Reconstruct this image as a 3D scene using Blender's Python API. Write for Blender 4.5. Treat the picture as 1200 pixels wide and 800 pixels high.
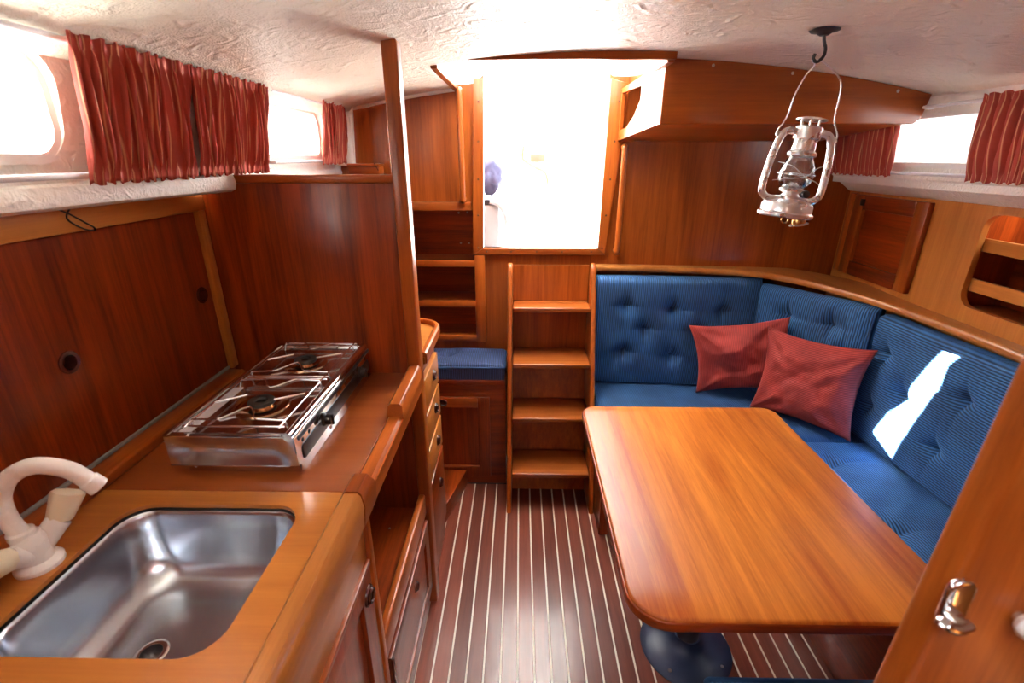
import bpy, bmesh, math, random
from mathutils import Vector, Matrix, noise as mnoise

for _o in list(bpy.data.objects):
    bpy.data.objects.remove(_o, do_unlink=True)
scene = bpy.context.scene
COL = scene.collection

# ------------------------------------------------------------------ camera
cam_d = bpy.data.cameras.new('camera')
cam = bpy.data.objects.new('camera', cam_d)
COL.objects.link(cam)
cam_d.sensor_width = 36.0
cam_d.lens = 567.0 / 1200.0 * 36.0
cam_d.clip_start = 0.02
cam_d.dof.use_dof = True
cam_d.dof.focus_distance = 1.7
cam_d.dof.aperture_fstop = 5.0
cam.location = (0, 0, 1.5)
cam.rotation_euler = (math.radians(90 - 20.944), 0, math.radians(0.944))
scene.camera = cam

# ------------------------------------------------------------------ sky, sun, exposure
world = bpy.data.worlds.new('world')
scene.world = world
world.use_nodes = True
bg = world.node_tree.nodes['Background']
bg.inputs[0].default_value = (0.92, 0.96, 1.0, 1)
bg.inputs[1].default_value = 1.0
SUN_DIR = Vector((1.7, -1.0, -1.25)).normalized()
sun_d = bpy.data.lights.new('sun_offscreen', 'SUN')
sun_d.energy = 18.0
sun_d.angle = math.radians(0.2)
sun_d.color = (1.0, 0.95, 0.86)
sun = bpy.data.objects.new('sun_offscreen', sun_d)
COL.objects.link(sun)
sun.rotation_euler = SUN_DIR.to_track_quat('-Z', 'Y').to_euler()
sun.location = (-4, 5, 5)

scene.view_settings.view_transform = 'Standard'
scene.view_settings.look = 'None'
scene.view_settings.gamma = 1.0
scene.view_settings.use_curve_mapping = False
scene.view_settings.exposure = 3.85

# ------------------------------------------------------------------ materials
def new_mat(name):
    m = bpy.data.materials.new(name)
    m.use_nodes = True
    nt = m.node_tree
    for n in list(nt.nodes):
        nt.nodes.remove(n)
    out = nt.nodes.new('ShaderNodeOutputMaterial')
    p = nt.nodes.new('ShaderNodeBsdfPrincipled')
    nt.links.new(p.outputs[0], out.inputs[0])
    return m, nt, p

def plain(name, col, rough=0.5, metal=0.0, coat=0.0, spec=0.5):
    m, nt, p = new_mat(name)
    p.inputs['Base Color'].default_value = (*col, 1)
    p.inputs['Roughness'].default_value = rough
    p.inputs['Metallic'].default_value = metal
    p.inputs['Coat Weight'].default_value = coat
    p.inputs['Specular IOR Level'].default_value = spec
    tc = nt.nodes.new('ShaderNodeTexCoord')
    nz = nt.nodes.new('ShaderNodeTexNoise')
    nz.inputs['Scale'].default_value = 40
    nz.inputs['Detail'].default_value = 4
    mr = nt.nodes.new('ShaderNodeMapRange')
    mr.inputs['To Min'].default_value = max(0.02, rough - 0.05)
    mr.inputs['To Max'].default_value = rough + 0.05
    nt.links.new(tc.outputs['Object'], nz.inputs['Vector'])
    nt.links.new(nz.outputs['Fac'], mr.inputs['Value'])
    nt.links.new(mr.outputs[0], p.inputs['Roughness'])
    return m

def wood(name, dark, light, axis='Z', rough=0.28, band=9.0, coat=0.10, vary=0.12, seed=0.0, contrast=1.0):
    """varnished timber, grain along the given axis"""
    m, nt, p = new_mat(name)
    tc = nt.nodes.new('ShaderNodeTexCoord')
    oi = nt.nodes.new('ShaderNodeObjectInfo')
    add = nt.nodes.new('ShaderNodeVectorMath'); add.operation = 'MULTIPLY_ADD'
    cmb = nt.nodes.new('ShaderNodeCombineXYZ')
    for i in range(3):
        nt.links.new(oi.outputs['Random'], cmb.inputs[i])
    add.inputs[1].default_value = (5, 7, 3)
    nt.links.new(cmb.outputs[0], add.inputs[0])
    nt.links.new(tc.outputs['Object'], add.inputs[2])
    def mapped(across, along):
        mp = nt.nodes.new('ShaderNodeMapping')
        s = {'X': (along, across, across), 'Y': (across, along, across), 'Z': (across, across, along)}[axis]
        mp.inputs['Scale'].default_value = s
        mp.inputs['Location'].default_value = (seed, seed * 0.7, seed * 1.3)
        nt.links.new(add.outputs[0], mp.inputs[0])
        return mp
    def nz(mp, detail, dist=0.0, rgh=0.55):
        n = nt.nodes.new('ShaderNodeTexNoise')
        n.inputs['Scale'].default_value = 1.0
        n.inputs['Detail'].default_value = detail
        n.inputs['Roughness'].default_value = rgh
        n.inputs['Distortion'].default_value = dist
        nt.links.new(mp.outputs[0], n.inputs['Vector'])
        return n
    n1 = nz(mapped(band, band * 0.08), 3, 0.6)
    n2 = nz(mapped(band * 6, band * 0.22), 5, 0.3, 0.65)
    n3 = nz(mapped(band * 45, band * 2.2), 2)
    def math_(op, a, b):
        k = nt.nodes.new('ShaderNodeMath'); k.operation = op
        for i, q in enumerate((a, b)):
            if isinstance(q, (int, float)):
                k.inputs[i].default_value = q
            else:
                nt.links.new(q, k.inputs[i])
        return k.outputs[0]
    v = math_('ADD', math_('MULTIPLY', n1.outputs['Fac'], 0.5), math_('MULTIPLY', n2.outputs['Fac'], 0.38))
    v = math_('ADD', v, math_('MULTIPLY', n3.outputs['Fac'], 0.12))
    mr = nt.nodes.new('ShaderNodeMapRange')
    mr.inputs['From Min'].default_value = 0.5 - 0.17 / contrast
    mr.inputs['From Max'].default_value = 0.5 + 0.17 / contrast
    nt.links.new(v, mr.inputs['Value'])
    ramp = nt.nodes.new('ShaderNodeValToRGB')
    ramp.color_ramp.elements[0].position = 0.0
    ramp.color_ramp.elements[0].color = (*dark, 1)
    ramp.color_ramp.elements[1].position = 1.0
    ramp.color_ramp.elements[1].color = (*light, 1)
    nt.links.new(mr.outputs[0], ramp.inputs['Fac'])
    hsv = nt.nodes.new('ShaderNodeHueSaturation')
    vv = nt.nodes.new('ShaderNodeMapRange')
    vv.inputs['To Min'].default_value = 1 - vary
    vv.inputs['To Max'].default_value = 1 + vary
    nt.links.new(oi.outputs['Random'], vv.inputs['Value'])
    nt.links.new(vv.outputs[0], hsv.inputs['Value'])
    nt.links.new(ramp.outputs[0], hsv.inputs['Color'])
    nt.links.new(hsv.outputs[0], p.inputs['Base Color'])
    p.inputs['Roughness'].default_value = rough
    p.inputs['Coat Weight'].default_value = coat
    p.inputs['Coat Roughness'].default_value = 0.12
    p.inputs['Specular IOR Level'].default_value = 0.4
    bp = nt.nodes.new('ShaderNodeBump')
    bp.inputs['Strength'].default_value = 0.08
    bp.inputs['Distance'].default_value = 0.002
    nt.links.new(n2.outputs['Fac'], bp.inputs['Height'])
    nt.links.new(bp.outputs[0], p.inputs['Normal'])
    return m

def fabric(name, col, rib, hi=1.5, lo=0.6, strength=0.5, sheen=0.3, weave=None):
    """cloth with ribs along V of its UV map; rib = ribs per metre of U"""
    m, nt, p = new_mat(name)
    uv = nt.nodes.new('ShaderNodeUVMap')
    sep = nt.nodes.new('ShaderNodeSeparateXYZ')
    nt.links.new(uv.outputs[0], sep.inputs[0])
    mul = nt.nodes.new('ShaderNodeMath'); mul.operation = 'MULTIPLY'
    mul.inputs[1].default_value = rib * 2 * math.pi
    nt.links.new(sep.outputs[0], mul.inputs[0])
    sn = nt.nodes.new('ShaderNodeMath'); sn.operation = 'SINE'
    nt.links.new(mul.outputs[0], sn.inputs[0])
    mr = nt.nodes.new('ShaderNodeMapRange')
    mr.inputs['From Min'].default_value = -1
    mr.inputs['From Max'].default_value = 1
    nt.links.new(sn.outputs[0], mr.inputs['Value'])
    nz = nt.nodes.new('ShaderNodeTexNoise')
    nz.inputs['Scale'].default_value = 9.0
    nz.inputs['Detail'].default_value = 5
    nt.links.new(uv.outputs[0], nz.inputs['Vector'])
    ramp = nt.nodes.new('ShaderNodeValToRGB')
    ramp.color_ramp.elements[0].color = (*[c * lo for c in col], 1)
    ramp.color_ramp.elements[0].position = 0.15
    ramp.color_ramp.elements[1].color = (*[min(1, c * hi) for c in col], 1)
    ramp.color_ramp.elements[1].position = 0.95
    nt.links.new(mr.outputs[0], ramp.inputs['Fac'])
    mix = nt.nodes.new('ShaderNodeMix'); mix.data_type = 'RGBA'
    mix.blend_type = 'MULTIPLY'
    mix.inputs['Factor'].default_value = 0.6
    r2 = nt.nodes.new('ShaderNodeValToRGB')
    r2.color_ramp.elements[0].color = (0.55, 0.55, 0.6, 1); r2.color_ramp.elements[0].position = 0.35
    r2.color_ramp.elements[1].color = (1.25, 1.25, 1.2, 1); r2.color_ramp.elements[1].position = 0.7
    nt.links.new(nz.outputs['Fac'], r2.inputs['Fac'])
    nt.links.new(ramp.outputs[0], mix.inputs['A'])
    nt.links.new(r2.outputs[0], mix.inputs['B'])
    nt.links.new(mix.outputs['Result'], p.inputs['Base Color'])
    p.inputs['Roughness'].default_value = 0.75
    p.inputs['Sheen Weight'].default_value = sheen
    p.inputs['Sheen Roughness'].default_value = 0.4
    p.inputs['Sheen Tint'].default_value = (*[min(1, c * 3 + 0.1) for c in col], 1)
    bp = nt.nodes.new('ShaderNodeBump')
    bp.inputs['Strength'].default_value = strength
    bp.inputs['Distance'].default_value = 0.003
    nt.links.new(mr.outputs[0], bp.inputs['Height'])
    nt.links.new(bp.outputs[0], p.inputs['Normal'])
    return m

def vinyl(name, col, bump=0.6, scale=26.0):
    """wrinkled leather-grain vinyl lining"""
    m, nt, p = new_mat(name)
    tc = nt.nodes.new('ShaderNodeTexCoord')
    n = nt.nodes.new('ShaderNodeTexNoise')
    n.noise_type = 'RIDGED_MULTIFRACTAL'
    n.inputs['Scale'].default_value = scale
    n.inputs['Detail'].default_value = 3
    n.inputs['Distortion'].default_value = 1.2
    nt.links.new(tc.outputs['Object'], n.inputs['Vector'])
    n2 = nt.nodes.new('ShaderNodeTexNoise')
    n2.inputs['Scale'].default_value = 220
    n2.inputs['Detail'].default_value = 3
    nt.links.new(tc.outputs['Object'], n2.inputs['Vector'])
    ad = nt.nodes.new('ShaderNodeMath'); ad.operation = 'MULTIPLY_ADD'
    ad.inputs[1].default_value = 0.35
    nt.links.new(n2.outputs['Fac'], ad.inputs[0])
    nt.links.new(n.outputs['Fac'], ad.inputs[2])
    p.inputs['Base Color'].default_value = (*col, 1)
    p.inputs['Roughness'].default_value = 0.42
    bp = nt.nodes.new('ShaderNodeBump')
    bp.inputs['Strength'].default_value = bump
    bp.inputs['Distance'].default_value = 0.009
    nt.links.new(ad.outputs[0], bp.inputs['Height'])
    nt.links.new(bp.outputs[0], p.inputs['Normal'])
    return m

def glass_pane(name, tint=(1, 1, 1), gloss=0.06):
    m = bpy.data.materials.new(name); m.use_nodes = True
    nt = m.node_tree
    for n in list(nt.nodes): nt.nodes.remove(n)
    out = nt.nodes.new('ShaderNodeOutputMaterial')
    tr = nt.nodes.new('ShaderNodeBsdfTransparent'); tr.inputs[0].default_value = (*tint, 1)
    gl = nt.nodes.new('ShaderNodeBsdfGlossy'); gl.inputs['Roughness'].default_value = 0.02
    lw = nt.nodes.new('ShaderNodeLayerWeight'); lw.inputs[0].default_value = 0.25
    mr = nt.nodes.new('ShaderNodeMapRange')
    mr.inputs['To Min'].default_value = gloss; mr.inputs['To Max'].default_value = 0.75
    nt.links.new(lw.outputs['Fresnel'], mr.inputs['Value'])
    mx = nt.nodes.new('ShaderNodeMixShader')
    nt.links.new(mr.outputs[0], mx.inputs[0])
    nt.links.new(tr.outputs[0], mx.inputs[1]); nt.links.new(gl.outputs[0], mx.inputs[2])
    nt.links.new(mx.outputs[0], out.inputs[0])
    return m

def canvas(name, col):
    m = bpy.data.materials.new(name); m.use_nodes = True
    nt = m.node_tree
    for n in list(nt.nodes): nt.nodes.remove(n)
    out = nt.nodes.new('ShaderNodeOutputMaterial')
    d = nt.nodes.new('ShaderNodeBsdfDiffuse'); d.inputs[0].default_value = (*col, 1)
    t = nt.nodes.new('ShaderNodeBsdfTranslucent'); t.inputs[0].default_value = (*col, 1)
    mx = nt.nodes.new('ShaderNodeMixShader'); mx.inputs[0].default_value = 0.45
    nt.links.new(d.outputs[0], mx.inputs[1]); nt.links.new(t.outputs[0], mx.inputs[2])
    nt.links.new(mx.outputs[0], out.inputs[0])
    return m

def curtain_mat(name):
    """brick red cloth with thin pale stripes across U, a little light coming through"""
    m, nt, p = new_mat(name)
    uv = nt.nodes.new('ShaderNodeUVMap')
    sep = nt.nodes.new('ShaderNodeSeparateXYZ')
    nt.links.new(uv.outputs[0], sep.inputs[0])
    mul = nt.nodes.new('ShaderNodeMath'); mul.operation = 'MULTIPLY'; mul.inputs[1].default_value = 66.0
    nt.links.new(sep.outputs[0], mul.inputs[0])
    fr = nt.nodes.new('ShaderNodeMath'); fr.operation = 'FRACT'
    nt.links.new(mul.outputs[0], fr.inputs[0])
    ramp = nt.nodes.new('ShaderNodeValToRGB')
    cr = ramp.color_ramp
    cr.elements[0].color = (0.50, 0.085, 0.058, 1); cr.elements[0].position = 0.0
    cr.elements[1].color = (0.44, 0.070, 0.048, 1); cr.elements[1].position = 0.70
    e = cr.elements.new(0.80); e.color = (0.82, 0.45, 0.25, 1)
    e = cr.elements.new(0.92); e.color = (0.48, 0.080, 0.055, 1)
    nt.links.new(fr.outputs[0], ramp.inputs['Fac'])
    nt.links.new(ramp.outputs[0], p.inputs['Base Color'])
    p.inputs['Roughness'].default_value = 0.85
    tl = nt.nodes.new('ShaderNodeBsdfTranslucent')
    nt.links.new(ramp.outputs[0], tl.inputs[0])
    mx = nt.nodes.new('ShaderNodeMixShader'); mx.inputs[0].default_value = 0.18
    out = [n for n in nt.nodes if n.type == 'OUTPUT_MATERIAL'][0]
    nt.links.new(p.outputs[0], mx.inputs[1]); nt.links.new(tl.outputs[0], mx.inputs[2])
    nt.links.new(mx.outputs[0], out.inputs[0])
    return m

def steel(name, col, rough, streak=(4, 60, 60), amt=0.12):
    m, nt, p = new_mat(name)
    p.inputs['Base Color'].default_value = (*col, 1)
    p.inputs['Metallic'].default_value = 1.0
    tc = nt.nodes.new('ShaderNodeTexCoord')
    mp = nt.nodes.new('ShaderNodeMapping'); mp.inputs['Scale'].default_value = streak
    nz = nt.nodes.new('ShaderNodeTexNoise'); nz.inputs['Scale'].default_value = 3; nz.inputs['Detail'].default_value = 5
    mr = nt.nodes.new('ShaderNodeMapRange')
    mr.inputs['From Min'].default_value = 0.3; mr.inputs['From Max'].default_value = 0.7
    mr.inputs['To Min'].default_value = max(0.02, rough - amt); mr.inputs['To Max'].default_value = rough + amt
    nt.links.new(tc.outputs['Object'], mp.inputs[0]); nt.links.new(mp.outputs[0], nz.inputs['Vector'])
    nt.links.new(nz.outputs['Fac'], mr.inputs['Value']); nt.links.new(mr.outputs[0], p.inputs['Roughness'])
    return m

M = {}
MA_D, MA_L = (0.21, 0.036, 0.004), (0.52, 0.125, 0.016)
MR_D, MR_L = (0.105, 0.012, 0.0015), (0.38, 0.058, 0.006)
TK_D, TK_L = (0.36, 0.105, 0.017), (0.62, 0.235, 0.048)
M['mah_z'] = wood('mahogany_upright_grain', MA_D, MA_L, 'Z', band=14, contrast=1.15)
M['mah_x'] = wood('mahogany_cross_grain', MA_D, MA_L, 'X')
M['mah_y'] = wood('mahogany_long_grain', MA_D, MA_L, 'Y')
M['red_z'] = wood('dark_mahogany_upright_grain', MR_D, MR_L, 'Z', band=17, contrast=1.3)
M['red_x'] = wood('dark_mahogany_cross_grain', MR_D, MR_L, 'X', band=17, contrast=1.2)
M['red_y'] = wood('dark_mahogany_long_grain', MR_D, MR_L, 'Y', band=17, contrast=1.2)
M['teak_x'] = wood('golden_teak_cross_grain', TK_D, TK_L, 'X', band=7)
M['teak_y'] = wood('golden_teak_long_grain', TK_D, TK_L, 'Y', band=7)
M['teak_z'] = wood('golden_teak_upright_grain', TK_D, TK_L, 'Z', band=7)
M['table'] = wood('table_teak', (0.33, 0.062, 0.006), (0.66, 0.215, 0.030), 'Y', rough=0.36, band=9, contrast=1.5, coat=0.03)
M['step'] = wood('ladder_step_mahogany', (0.26, 0.052, 0.009), (0.52, 0.145, 0.026), 'X', rough=0.22)
M['worktop'] = wood('worktop_mahogany', (0.22, 0.044, 0.008), (0.40, 0.100, 0.019), 'X', rough=0.25, band=5, contrast=0.7)
M['plank'] = wood('deck_plank', (0.110, 0.022, 0.011), (0.25, 0.062, 0.034), 'Y', rough=0.30, band=14, coat=0.2, vary=0.2)
M['caulk'] = plain('white_caulking', (0.72, 0.64, 0.52), 0.4)
M['vinyl'] = vinyl('cream_vinyl', (0.88, 0.80, 0.66), 1.0, 20)
M['vinyl_s'] = vinyl('white_vinyl', (0.88, 0.86, 0.79), 0.45, 42)
M['white'] = plain('white_paint', (0.85, 0.83, 0.80), 0.35)
M['gelcoat'] = plain('white_gelcoat', (0.85, 0.86, 0.88), 0.3)
M['blue'] = fabric('blue_corduroy', (0.017, 0.070, 0.175), 120, hi=2.6, lo=0.6)
M['blue_fine'] = fabric('blue_corduroy_fine', (0.017, 0.070, 0.180), 120, hi=1.3, lo=0.85, strength=0.35)
M['navy'] = fabric('navy_ribbed_cloth', (0.016, 0.030, 0.080), 120, hi=3.2, lo=0.6)
M['red'] = fabric('red_ribbed_cotton', (0.47, 0.046, 0.034), 150, hi=1.1, lo=0.66, strength=0.3, sheen=0.15)
M['curtain'] = curtain_mat('red_striped_curtain')
M['rod'] = plain('white_enamel_rod', (0.82, 0.82, 0.84), 0.25)
M['chrome'] = plain('chrome', (0.80, 0.80, 0.82), 0.09, 1.0)
M['steel'] = steel('brushed_steel', (0.58, 0.62, 0.68), 0.24, (1, 1, 1), 0.015)
M['inox'] = steel('polished_steel', (0.72, 0.70, 0.69), 0.13, (1, 1, 1), 0.02)
M['galv'] = plain('galvanised_tin', (0.93, 0.95, 0.95), 0.28, 0.85)
M['brass'] = plain('brass', (0.72, 0.45, 0.16), 0.25, 1.0)
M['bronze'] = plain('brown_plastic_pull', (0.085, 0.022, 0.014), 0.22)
M['black'] = plain('black_enamel', (0.012, 0.012, 0.014), 0.3)
M['blackmat'] = plain('shadow_black', (0.010, 0.009, 0.009), 0.6)  # matt black standing for shade below the planks and at the sink rim
M['iron'] = plain('black_cast_iron', (0.02, 0.018, 0.016), 0.5)
M['faucet'] = plain('white_faucet_enamel', (0.92, 0.88, 0.83), 0.28)
M['cream'] = plain('cream_plastic', (0.88, 0.76, 0.54), 0.32)
M['pedestal'] = plain('navy_powder_coat', (0.018, 0.030, 0.075), 0.38)
M['pole'] = plain('grey_anodised_post', (0.20, 0.20, 0.22), 0.35, 0.8)
M['screw'] = plain('screw_steel', (0.55, 0.55, 0.55), 0.3, 1.0)
M['plug'] = plain('dark_screw_plug', (0.10, 0.028, 0.010), 0.4)
M['sealant'] = plain('grey_sealant', (0.30, 0.33, 0.33), 0.5)
M['labelw'] = plain('pale_label', (0.72, 0.66, 0.66), 0.4)
M['pane'] = glass_pane('window_glass')
M['lampglass'] = glass_pane('lantern_glass', (0.97, 0.98, 0.98), 0.10)
M['tent'] = canvas('white_canvas', (0.88, 0.88, 0.88))
M['bag'] = plain('blue_grey_cloth', (0.09, 0.10, 0.19), 0.8)
M['grey'] = plain('grey_box', (0.24, 0.24, 0.24), 0.6)
M['yellow'] = plain('yellow_rope', (0.55, 0.45, 0.03), 0.7)
M['tiller'] = plain('red_brown_timber', (0.16, 0.05, 0.03), 0.5)

# ------------------------------------------------------------------ helpers
def finish(o, label=None, cat=None, group=None, kind=None):
    if label: o['label'] = label
    if cat: o['category'] = cat
    if group: o['group'] = group
    if kind: o['kind'] = kind
    return o

def thing(name, loc, label, cat, group=None):
    o = bpy.data.objects.new(name, None)
    o.empty_display_size = 0.05
    COL.objects.link(o)
    o.location = loc
    return finish(o, label, cat, group)

def world_of(p):
    return Matrix.Translation(p.location) if p.type == 'EMPTY' else Matrix.Identity(4)

def link(name, me, mat, parent=None, smooth=False, label=None, cat=None, group=None, kind=None):
    """one mesh object; coordinates are metres in the boat, whoever the parent is"""
    o = bpy.data.objects.new(name, me)
    COL.objects.link(o)
    if mat is not None:
        me.materials.append(M[mat] if isinstance(mat, str) else mat)
    if smooth:
        for p in me.polygons: p.use_smooth = True
    if parent is not None:
        o.parent = parent
        o.matrix_parent_inverse = world_of(parent).inverted()
    return finish(o, label, cat, group, kind)

def bm_obj(name, bm, mat, parent=None, smooth=False, auto=None, **kw):
    bmesh.ops.recalc_face_normals(bm, faces=bm.faces)
    me = bpy.data.meshes.new(name)
    bm.to_mesh(me); bm.free()
    o = link(name, me, mat, parent, smooth, **kw)
    if auto is not None:
        for p in me.polygons: p.use_smooth = True
        me.set_sharp_from_angle(angle=math.radians(auto))
    return o

def box(name, xs, ys, zs, mat, parent=None, bev=0.003, seg=2, rot=None, **kw):
    bm = bmesh.new()
    bmesh.ops.create_cube(bm, size=1)
    c = Vector(((xs[0] + xs[1]) / 2, (ys[0] + ys[1]) / 2, (zs[0] + zs[1]) / 2))
    s = Vector((abs(xs[1] - xs[0]), abs(ys[1] - ys[0]), abs(zs[1] - zs[0])))
    bmesh.ops.scale(bm, vec=s, verts=bm.verts)
    if bev:
        bmesh.ops.bevel(bm, geom=list(bm.edges), offset=min(bev, min(s) * 0.45), segments=seg, affect='EDGES', profile=0.5)
    if rot is not None:
        bmesh.ops.rotate(bm, cent=(0, 0, 0), matrix=rot, verts=bm.verts)
    bmesh.ops.translate(bm, vec=c, verts=bm.verts)
    return bm_obj(name, bm, mat, parent, auto=35, **kw)

def plate(name, outer, holes, fr, thick, mat, parent=None, bev=0.0, **kw):
    """flat board: 2D outline with holes in frame (origin, u, v); thickness along u x v"""
    o0, u, v = [Vector(q) for q in fr]
    n = u.cross(v).normalized()
    bm = bmesh.new()
    def loop(pts, off):
        vs = [bm.verts.new(o0 + u * a + v * b + n * off) for a, b in pts]
        es = [bm.edges.new((vs[i], vs[(i + 1) % len(vs)])) for i in range(len(vs))]
        return vs, es
    loops = [outer] + list(holes)
    front = [loop(l, 0.0) for l in loops]
    back = [loop(l, -thick) for l in loops]
    for side in (front, back):
        es = [e for l in side for e in l[1]]
        bmesh.ops.triangle_fill(bm, edges=es, use_beauty=True, use_dissolve=False, normal=n)
    for (a, _), (b, _) in zip(front, back):
        k = len(a)
        for i in range(k):
            bm.faces.new((a[i], a[(i + 1) % k], b[(i + 1) % k], b[i]))
    if bev:
        bm.edges.ensure_lookup_table()
        bmesh.ops.recalc_face_normals(bm, faces=bm.faces)
        es = [e for e in bm.edges if len(e.link_faces) == 2 and e.calc_face_angle(0) > 1.2
              and abs((e.verts[0].co - e.verts[1].co).normalized().dot(n)) < 0.5]
        bmesh.ops.bevel(bm, geom=es, offset=bev, segments=3, affect='EDGES', profile=0.5)
    return bm_obj(name, bm, mat, parent, auto=35, **kw)

def rrect(x0, x1, y0, y1, r, n=6):
    pts = []
    rs = r if isinstance(r, (list, tuple)) else (r, r, r, r)
    for cx, cy, a0, rr in ((x1, y1, 0, rs[0]), (x0, y1, 90, rs[1]), (x0, y0, 180, rs[2]), (x1, y0, 270, rs[3])):
        sx = -1 if cx == x1 else 1
        sy = -1 if cy == y1 else 1
        if rr <= 0:
            pts.append((cx, cy)); continue
        for i in range(n + 1):
            a = math.radians(a0 + 90 * i / n)
            pts.append((cx + sx * rr + rr * math.cos(a), cy + sy * rr + rr * math.sin(a)))
    return pts

def tube(name, pts, r, mat, parent=None, seg=10, closed=False, radii=None, **kw):
    pts = [Vector(p) for p in pts]
    n = len(pts)
    bm = bmesh.new()
    tang = []
    for i in range(n):
        a = pts[i - 1] if (i > 0 or closed) else pts[i]
        b = pts[(i + 1) % n] if (i < n - 1 or closed) else pts[i]
        tang.append((b - a).normalized())
    ref = Vector((0, 0, 1)) if abs(tang[0].z) < 0.9 else Vector((1, 0, 0))
    nrm = tang[0].cross(ref).normalized()
    rings = []
    for i in range(n):
        t = tang[i]
        nrm = (nrm - t * nrm.dot(t)).normalized()
        bn = t.cross(nrm)
        rr = radii[i] if radii else r
        rings.append([bm.verts.new(pts[i] + nrm * rr * math.cos(2 * math.pi * k / seg) + bn * rr * math.sin(2 * math.pi * k / seg)) for k in range(seg)])
    for i in range(n if closed else n - 1):
        a, b = rings[i], rings[(i + 1) % n]
        for k in range(seg):
            bm.faces.new((a[k], a[(k + 1) % seg], b[(k + 1) % seg], b[k]))
    if not closed:
        bm.faces.new(rings[0]); bm.faces.new(rings[-1])
    return bm_obj(name, bm, mat, parent, auto=50, **kw)

def spline(pts, sub=6, closed=False):
    pts = [Vector(p) for p in pts]
    out = []
    n = len(pts)
    rng = range(n if closed else n - 1)
    for i in rng:
        p0 = pts[i - 1] if (i > 0 or closed) else pts[i]
        p1 = pts[i]; p2 = pts[(i + 1) % n]
        p3 = pts[(i + 2) % n] if (i + 2 < n or closed) else p2
        for k in range(sub):
            t = k / sub
            out.append(0.5 * ((2 * p1) + (p2 - p0) * t + (2 * p0 - 5 * p1 + 4 * p2 - p3) * t * t + (3 * p1 - p0 - 3 * p2 + p3) * t ** 3))
    if not closed: out.append(pts[-1])
    return out

def lathe(name, prof, base, mat, parent=None, axis=(0, 0, 1), seg=32, auto=35, caps=True, **kw):
    """prof: (radius, height along axis) pairs"""
    base = Vector(base)
    q = Vector((0, 0, 1)).rotation_difference(Vector(axis).normalized())
    bm = bmesh.new()
    rings = []
    for r, h in prof:
        if r < 1e-6:
            rings.append([bm.verts.new(base + q @ Vector((0, 0, h)))])
        else:
            rings.append([bm.verts.new(base + q @ Vector((r * math.cos(2 * math.pi * k / seg), r * math.sin(2 * math.pi * k / seg), h))) for k in range(seg)])
    for a, b in zip(rings, rings[1:]):
        for k in range(seg):
            k2 = (k + 1) % seg
            if len(a) == 1 and len(b) == 1: continue
            if len(a) == 1: bm.faces.new((a[0], b[k], b[k2]))
            elif len(b) == 1: bm.faces.new((a[k], a[k2], b[0]))
            else: bm.faces.new((a[k], a[k2], b[k2], b[k]))
    if caps and len(rings[0]) > 1: bm.faces.new(rings[0])
    if caps and len(rings[-1]) > 1: bm.faces.new(rings[-1])
    return bm_obj(name, bm, mat, parent, auto=auto, **kw)

def sweep(name, path, prof, mat, parent=None, up=(0, 0, 1), **kw):
    """profile (side, up) carried along a path; side = tangent x up"""
    path = [Vector(p) for p in path]
    up = Vector(up)
    bm = bmesh.new()
    rings = []
    for i, p in enumerate(path):
        t = (path[min(i + 1, len(path) - 1)] - path[max(i - 1, 0)]).normalized()
        s = t.cross(up).normalized()
        w = s.cross(t)
        rings.append([bm.verts.new(p + s * a + w * b) for a, b in prof])
    k = len(prof)
    for a, b in zip(rings, rings[1:]):
        for i in range(k):
            bm.faces.new((a[i], a[(i + 1) % k], b[(i + 1) % k], b[i]))
    bm.faces.new(rings[0]); bm.faces.new(rings[-1])
    return bm_obj(name, bm, mat, parent, auto=40, **kw)

def grid_mesh(name, nu, nv, fn, uvfn=None, closed_back=None):
    """grid surface fn(i/nu, j/nv) -> Vector, with UVs"""
    verts, faces, uvs = [], [], []
    for j in range(nv + 1):
        for i in range(nu + 1):
            verts.append(fn(i / nu, j / nv))
            uvs.append(uvfn(i / nu, j / nv) if uvfn else (i / nu, j / nv))
    for j in range(nv):
        for i in range(nu):
            a = j * (nu + 1) + i
            faces.append((a, a + 1, a + nu + 2, a + nu + 1))
    me = bpy.data.meshes.new(name)
    me.from_pydata([tuple(v) for v in verts], [], faces)
    ul = me.uv_layers.new(name='UVMap')
    for l in me.loops:
        ul.data[l.index].uv = uvs[l.vertex_index]
    return me

def ceil_z(x):
    return 1.79 - 0.11 * ((x - 0.30) / 1.03) ** 2

YW = 2.20        # aft bulkhead
XL = -0.845      # lining behind the galley
XR = 1.42        # locker front behind the settee

# ================================================================== SETTING
# ---- floor: planks and white caulking
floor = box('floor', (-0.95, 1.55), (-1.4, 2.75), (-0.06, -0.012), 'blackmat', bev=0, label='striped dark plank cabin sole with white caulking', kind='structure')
PITCH = 0.053
pl = box('plank', (0.003, PITCH - 0.003), (-1.3, 1.965), (-0.012, 0.0), 'plank', floor, bev=0.0012, seg=1)
ck = box('caulk_strip', (-0.003, 0.003), (-1.3, 1.965), (-0.012, -0.0006), 'caulk', floor, bev=0)
for k in range(-7, 19):
    if k != 0:
        q = pl.copy(); COL.objects.link(q); q.location.x = k * PITCH
        q = ck.copy(); COL.objects.link(q); q.location.x = k * PITCH

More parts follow.
